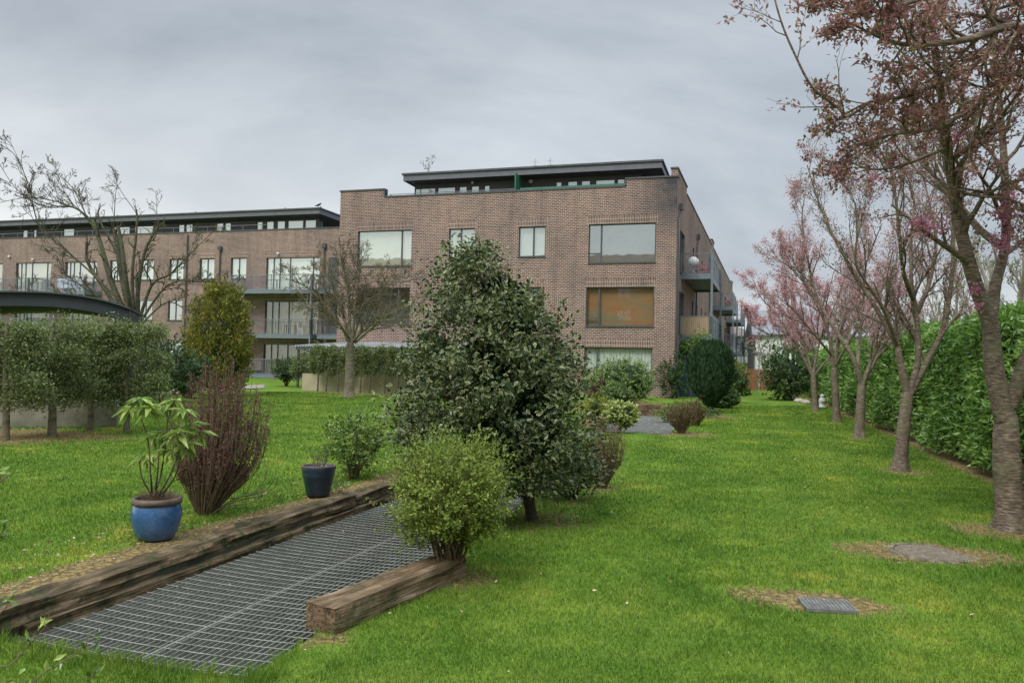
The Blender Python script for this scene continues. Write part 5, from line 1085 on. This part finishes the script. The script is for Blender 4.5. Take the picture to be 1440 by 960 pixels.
for i, px in enumerate((448, 460, 476, 508, 521, 542, 561, 580)):
    q_ = G(-17.4+0*i, -8.0, LZ); b = gnd(px, 548.5+.03*(px-440), LZ); lx_, ly_ = L(b); b = gnd(px, 551, LZ)
    d_ = ray(px, 500); tt = ((C0-ey*8.25-O)@ey)/(d_@ey); p_ = O+d_*tt; b = np.array([p_[0], p_[1], LZ]); Y = b[1]
    T = Tree(b, 120+i); t_ = thing('pleached_tree', f'small pleached tree by the cream wall, {ordw[i]} of eight counting from the left', 'tree', b, 0, PG)
    T.limb([b, b+[0.02, 0, 1.], b+[0, 0, 2.0]], .045, .02, 0, sides=6)
    for z in (.95, 1.2, 1.45, 1.7, 1.95):
        for sgn in (-1, 1): e = b+np.array([sgn*rng.uniform(.25, .42), sgn*-.1, z+rng.normal(0, .04)]); T.limb([b+[0, 0, z], (b+[0, 0, z]+e)/2, e], .012, .006, 5, .25, 1, .1, .9, 4, .05)
    T.m.build('trunk', M_bark, t_); T.leafmesh(3.2, .07, M_horn, t_, 'foliage', .07, .6, 2)
for px, py, w_, h_, sd, lb in ((432, 545, 48, 50, 131, 'clipped bushy green shrub at the left end of the cream wall'), (402, 543, 34, 36, 132, 'smaller dark stemmed shrub by the wing corner plinth')):
    pshrub('leafy_shrub', lb, px, py, w_, h_, M_horn if w_ > 40 else M_dkgrn, 6000, .09, sd, z=LZ, stem=.18, fill=.35, lump=.3, stem_r=.03)
m = MB(); a_ = gnd(430, 546, LZ); b_ = a_+np.array([1.3, 0, .75]); m.bar(a_-a_, b_-a_, .12, .12); o_ = m.build('timber_prop', M_barkD); o_.location = a_; tag(o_, 'dark diagonal timber prop leaning by the cream wall', 'timber')

opp = thing('apartment_building', 'orange brick block on the opposite side, showing only as the reflection in the windows', 'building', G(22, -61, 0), math.pi-A)
OW = [(x, x+1.8, z, z+1.6) for x in np.arange(3, 76, 7.5) for z in (1., 4.2, 7.4, 10.4)]
wall('front_wall', opp, 0, 80, -.2, 13.2, OW, mbrick('orange_brick', (.38, .20, .12), (.28, .14, .09), (.45, .40, .33)))
for a, b, c_, d_ in OW: window(opp, a, b, c_, d_, (.5,), (), None, None, lintel=False)
m = MB(); m.box(0, 80, 1.4, 12, -.2, 13.1); m.build('block_body', M_cream, opp); m = MB(); m.add([(-.5, -.5, 13.2), (80.5, -.5, 13.2), (80.5, 12.5, 13.2), (-.5, 12.5, 13.2), (4, 5, 17.0), (76, 5, 17.0)], [(3, 2, 1, 0), (0, 1, 5, 4), (2, 3, 4, 5), (3, 0, 4), (1, 2, 5)]); m.build('roof', mnoise('tiled_roof', [(.3, (.15, .10, .075)), (.7, (.24, .17, .12))], 3, .8), opp)

# ------------------------------------------------------------------ balcony and roof odds and ends
p_ = bl(3.1, -.55, 7.3); m = MB(); m.lathe([(0.001, -.3)]+[(math.sin(a)*.3, -math.cos(a)*.3) for a in np.linspace(.15, 3.0, 14)]+[(0.001, .3)], 24); m.bar((0, 0, -.75), (0, 0, -.29), .04, .04)
o_ = m.build('globe_ornament', M_white, smooth=True); o_.location = p_; tag(o_, 'white ball ornament standing on the top balcony', 'ornament')
def potplant(p, label, fm, s=.35, seed=1, n=260):
    r = np.random.default_rng(seed); t_ = thing('potted_plant', label, 'plant', p); m = MB(); m.lathe([(0, 0), (.11, 0), (.15, .22), (.13, .22)], 14); m.build('pot', M_rimr, t_, smooth=True); m = MB(); P = r.normal(0, s*.35, (n, 3))+[0, 0, .22+s*.45]; m.leaves(P, rdir(n, r), rdir(n, r), .09, .7, 2); m.build('foliage', fm, t_)
M_rimr = mnoise('terracotta', [(.3, (.30, .12, .07)), (.7, (.42, .2, .13))], 5, .8)
potplant(bl(3.0, -.95, 6.56), 'red flowering plant in a pot below the white ball on the top balcony', M_pinkd, .4, 1); potplant(bl(4.1, -1.25, 6.56), 'pale pink flowering pot plant at the outer corner of the top balcony', M_pink, .45, 2); potplant(bl(26., -1.2, 6.56), 'red pot plant on the second balcony stack', M_pinkd, .5, 3)
p_ = G(-14.6, 2.3, 10.46); T = Tree(p_, 140); t_ = thing('terrace_tree', 'slim small leaved tree standing in the roof terrace at the left', 'tree', p_); T.limb([p_, p_+[0, 0, 1.2], p_+[.05, 0, 3.0]], .03, .008, 16, .7, 1, .3, .8, 5, .25); T.m.build('trunk', M_barkD, t_); T.leafmesh(.9, .10, M_dkgrn, t_, 'foliage', .06, .5, 2)
p_ = G(-13.0, 2.3, 10.46); T = Tree(p_, 141); t_ = thing('terrace_shrub', 'bare twiggy brown shrub on the roof terrace beside the slim tree', 'bush', p_); fan(T, 50, .55, 1.9, .012, (0, 0), 5, .3); T.m.build('stems', M_twigP, t_)
# crow on the eaves of the wing
def crow(p):
    t_ = thing('bird', 'black crow perched on the roof corner of the left wing', 'bird', p, .5); me = bpy.data.meshes.new('body'); bm_pts = [(-.26, 0, .10), (-.12, 0, .14), (0, 0, .19), (.09, 0, .25), (.14, 0, .31), (.19, 0, .315), (.25, 0, .30)]; rs = [.012, .05, .085, .07, .05, .042, .006]
    m = MB(); pp_ = smoothpath(bm_pts, 3); m.tube(pp_, np.interp(np.linspace(0, 6, len(pp_)), range(7), rs), 10, True)
    for y in (-.03, .03): m.tube([(0.0, y, .13), (.01, y, 0.), (.05, y, 0.)], .007, 5)
    m.build('body', mplain('crow_black', (.012, .012, .014), .4), t_, smooth=True); m = MB(); m.add([(.04, .075, .22), (-.1, .08, .2), (-.30, .03, .09), (-.1, .075, .12), (.04, -.075, .22), (-.1, -.08, .2), (-.30, -.03, .09), (-.1, -.075, .12)], [(0, 1, 2, 3), (7, 6, 5, 4)]); m.build('wings', bpy.data.materials['crow_black'], t_)
crow(at(440, 293.5, at(441, 292, 50)[1]) if False else G(-26.95, 10.45, 12.8))
# washing on the wing balcony
m = MB(); xs_ = np.linspace(0, 2.4, 50); n = 50; yy = .05*np.sin(xs_*11); m.add(np.concatenate([np.stack([xs_, yy, np.zeros(n)+.0+.06*np.sin(xs_*5)], -1), np.stack([xs_, yy*.3, np.full(n, .8)], -1)]), [np.stack([np.arange(n-1), np.arange(1, n), np.arange(n+1, 2*n), np.arange(n, 2*n-1)], -1)])
o_ = m.build('laundry', mnoise('laundry_cloth', [(.35, (.30, .33, .5)), (.6, (.75, .76, .85))], 3, .9)); o_.location = G(-49.6, 8.75, 6.75); o_.rotation_euler = (0, 0, -A); tag(o_, 'white and lilac washing hung on the far left balcony', 'laundry')
# garden chair on first floor wing balcony
def chair(p, rz):
    t_ = thing('garden_chair', 'white plastic garden chair on the lower balcony of the left wing', 'chair', p, rz); m = MB(); m.box(-.24, .24, -.22, .22, .40, .44); m.build('seat', M_white, t_); m = MB(); m.box(-.24, .24, .2, .24, .46, .92); m.build('backrest', M_white, t_)
    for a in (-.21, .21):
        for b_ in (-.19, .19): m = MB(); m.box(a-.02, a+.02, b_-.02, b_+.02, 0, .398); m.build('leg', M_white, t_)
chair(G(-27.2, 9.2, 3.26), 1.2)
t_ = thing('garden_table', 'small dark table beside the white chair on the wing balcony', 'table', G(-28.2, 9.2, 3.26), 0); m = MB(); m.box(-.4, .4, -.3, .3, .68, .72); m.build('table_top', M_decking, t_)
for a in (-.35, .35):
    for b_ in (-.25, .25): m = MB(); m.box(a-.02, a+.02, b_-.02, b_+.02, 0, .679); m.build('leg', M_steelD, t_)

# ------------------------------------------------------------------ far end: fence, lamp, statue, houses, background trees
fe = thing('timber_fence', 'reddish brown close boarded fence closing the far end of the garden', 'fence', G(2.9, 19.6, 0), -A+.25)
m = MB()
for i in range(58): x = i*.115; m.box(x, x+.112, .004*(i % 2), .02+.004*(i % 2), .05, 1.5+.012*math.sin(i*1.7))
m.build('boards', M_fence, fe); m = MB(); m.box(0, 6.7, -.02, .05, 1.52, 1.56)
for i in range(4): m.box(i*2.2, i*2.2+.1, -.04, -.002, 0, 1.53)
m.build('rails', M_fence, fe)
def lamp(p, h, label):
    t_ = thing('street_lamp', label, 'lamp', p, 0, 'lamp posts by the far fence'); m = MB(); m.lathe([(.07, 0), (.07, .5), (.045, .55), (.04, h)], 10); m.build('pole', M_galv, t_); m = MB(); m.lathe([(.05, h), (.14, h+.08), (.16, h+.3)], 10); m.build('lantern', M_glassD, t_); m = MB(); m.lathe([(.34, h+.30), (.30, h+.34), (.05, h+.40), (0, h+.41)], 14); m.build('lamp_cap', M_steelD, t_)
lamp(gnd(1067, 551), 2.35, 'slim lamp post with flat cap standing in front of the far fence'); pl = at(1061, 500, 66); pl[2] = 0; lamp(pl, 2.6, 'smaller looking lamp post beyond the far fence')
st = gnd(1156, 573); m = MB(); m.lathe([(0, 0), (.17, 0), (.17, .08), (.12, .1), (.13, .3), (.16, .42), (.11, .56), (.06, .6), (.09, .66), (.095, .72), (.06, .79), (0, .8)], 16); m.box(-.09, .09, -.17, -.05, .33, .45)
o_ = m.build('garden_statue', M_white, smooth=True); o_.location = st; o_.scale = (.9, .9, .72); tag(o_, 'small white garden statue at the foot of the fifth cherry tree', 'statue')
RS = 'stones edging the far bed under the evergreen'
for i, (px, py, s_, lb) in enumerate(((1113, 557, .26, 'pale rounded stone left of the sixth cherry trunk'), (1124, 566, .3, 'flat grey stone in front of the sixth cherry trunk'), (1134, 568, .22, 'small tan stone between sixth and fifth cherry trunks'))):
    m = MB(); m.lathe([(0.001, 0), (s_, .02), (s_*.9, .12), (s_*.4, .2), (0, .21)], 9); V = m.V[0]; V *= 1+rng.normal(0, .06, V.shape); o_ = m.build('stone', M_stone, smooth=True); o_.location = gnd(px, py); tag(o_, lb, 'stone', RS)
def house(p, rz, wx, dy, h, rh, label, wins, roofm=M_slate, over=.4, name='white_house'):
    t_ = thing(name, label, 'house', p, rz); hl_ = [(u, u+w_, z, z+hh) for u, w_, z, hh in wins]
    wall('wall', t_, 0, wx, -.2, h, hl_, M_white, .25)
    m = MB(); m.box(0, wx, .26, dy, -.2, h); m.build('wall', M_white, t_)
    for a, b, c_, d_ in hl_: window(t_, a, b, c_, d_, (.5,), (), None, None, lintel=False, y=.1)
    m = MB(); m.add([(-over, -over, h), (wx+over, -over, h), (wx+over, dy+over, h), (-over, dy+over, h), (-over*.5, dy/2, h+rh), (wx+over*.5, dy/2, h+rh), (-over, -over, h+.12), (wx+over, -over, h+.12)], [(3, 2, 1, 0), (0, 1, 7, 6), (6, 7, 5, 4), (2, 3, 4, 5), (0, 6, 4), (3, 0, 4), (1, 5, 7), (1, 2, 5)]); m.build('roof', roofm, t_); return t_
p_ = at(1062, 520, 82); p_[2] = 0; house(p_, -A+.1, 11, 8, 5.1, 3.0, 'white rendered house with grey slate roof beyond the far fence', [(4.5, 1., 3.2, 1.2), (7.5, 1., 3.2, 1.2), (2., 1., 1, 1.3), (6, 1., 1, 1.3)])
p_ = at(1040, 520, 70); p_[2] = 0
h2_ = house(G(.6, 30, 0), -A+math.pi/2-.0, 26, 7.5, 4.6, 1.2, 'low white block with brown eaves and tall window slots beside the last balconies', [], over=.9, roofm=mnoise('brown_roof', [(.3, (.13, .11, .10)), (.7, (.2, .17, .16))], 3, .8)) if False else None
t_ = thing('white_block', 'white rendered block with dark hipped eaves and tall dark window slots beyond the balconies', 'building', G(-6.5, 62, 0), -A-.06)
wall('wall', t_, 0, 24, -.2, 5.6, [(x, x+.7, .5, 4.9) for x in np.arange(.8, 23, 1.9)], M_white, .25, loc=(10.6, 0, 0), rz=math.pi/2)
for x in np.arange(.8, 23, 1.9): window(t_, x, x+.7, .5, 4.9, (), (), None, None, loc=(10.6, 0, 0), rz=math.pi/2, lintel=False, y=.1)
wall('wall', t_, 0, 10.59, -.2, 5.6, [], M_white, .25)
m = MB(); m.add([(-1, -1.1, 5.6), (11.9, -1.1, 5.6), (11.9, 25, 5.6), (-1, 25, 5.6), (3.5, 4, 7.6), (7.5, 4, 7.6), (7.5, 20, 7.6), (3.5, 20, 7.6)], [(3, 2, 1, 0), (0, 1, 5, 4), (1, 2, 6, 5), (2, 3, 7, 6), (3, 0, 4, 7), (4, 5, 6, 7)]); m.build('roof', M_roofb, t_) if 'M_roofb' in globals() else m.build('roof', mnoise('brown_roof', [(.3, (.13, .11, .10)), (.7, (.2, .17, .16))], 3, .8), t_)
p_ = at(1100, 520, 95); p_[2] = 0; house(p_, -A, 16, 9, 5., 3.2, 'second white house with slate roof partly hidden by the pink trees', [(2, 1.1, 3.2, 1.2), (5.5, 1.1, 3.2, 1.2), (9, 1.1, 3.2, 1.2)])
# bare trees beyond the hedge
BG = 'pale bare trees beyond the laurel hedge'
for i, (px, Yt, hgt, lb) in enumerate(((1345, 30, 5.4, 'pale bare tree beyond the hedge seen between the two forks of the nearest cherry'), (1400, 24, 5.2, 'pale bare tree beyond the hedge behind the nearest cherry trunk'), (1440, 20, 5.0, 'pale bare tree beyond the hedge at the right edge'), (1290, 36, 5.2, 'pale bare tree beyond the hedge behind the second cherry'), (1240, 44, 5.5, 'faint bare tree beyond the hedge behind the third cherry'), (1075, 60, 3.6, 'small pale bare tree beyond the far fence by the lamps'))):
    b = at(px, 500, Yt); b[2] = 0; T = Tree(b, 150+i, .007); t_ = thing('bare_tree', lb, 'tree', b, 0, BG)
    T.limb([b, b+[.1, 0, hgt*.45], b+[0, .1, hgt*.75]], .10, .05, 5, hgt*.3, 2, .6, .5, 8, .5)
    for k in range(6): a = k*1.05+i; T.limb([b+[0, 0, hgt*.35+.1*k], b+[math.cos(a)*hgt*.14, math.sin(a)*hgt*.14, hgt*.65], b+[math.cos(a)*hgt*.26, math.sin(a)*hgt*.26, hgt*1.0]], .05, .012, 8, hgt*.2, 2, .5, .55, 6, .25)
    T.m.build('trunk', M_twigP, t_, smooth=True); 
    if i in (0, 1, 2): T.leafmesh(.35, .06, M_horn, t_, 'buds', .05, .6, 2)
# tree line and hedges beyond, so the horizon is closed
for i, (x, y, w_, h_, lb) in enumerate(((30, 62, 9, 5.5, 'distant dark tree mass beyond the hedge, nearest the white houses'), (42, 58, 10, 6, 'distant broad green tree beyond the right hand hedge'), (-75, 70, 9, 6, 'distant tree beyond the far left end of the wing'), (26, 100, 9, 7, 'distant tree behind the white houses'))):
    shrub('distant_tree', lb, 'tree', (x, y, 0), w_, h_*.45, h_*.5, M_dkgrn, 2600, .55, seed=160+i, stems=6, stem_r=.2, fill=.5, lump=.3, kind=2, core=.8)
# overgrown shoots near the viewer at the lower left
b = np.array([-1.55, 2.0, -.0]); T = Tree(b, 170); t_ = thing('leafy_shoots', 'thin shoots with fresh yellow green leaves close to the viewer at the lower left', 'plant', b)
for pth in ([(-120, 1150), (-20, 960), (20, 930), (68, 875)], [(-90, 1200), (0, 1010), (50, 955), (95, 925), (125, 905)], [(-160, 1000), (-60, 830), (-20, 790), (10, 745)], [(-100, 1100), (-40, 980), (0, 960), (30, 975)], [(100, 1150), (118, 1000), (124, 950)], [(-140, 1000), (-50, 900), (-8, 868), (16, 848)], [(-150, 1000), (-40, 760), (-12, 700), (2, 668)]):
    T.limb(PX(pth, 2.0+T.r.uniform(-.15, .25)), .0032, .0012, 3, .08, 0, .2, .7, 5, .5); e = at(*pth[-1], 2.0)-b; T.tips += [(e+T.r.normal(0, .006, 3), orth(T.r.normal(0, .4, 3)+[0, 0, 1.]), 0)]*5
T.m.build('stems', M_twig, t_); T.leafmesh(.7, .03, M_camel, t_, 'foliage', .012, .42, 4)
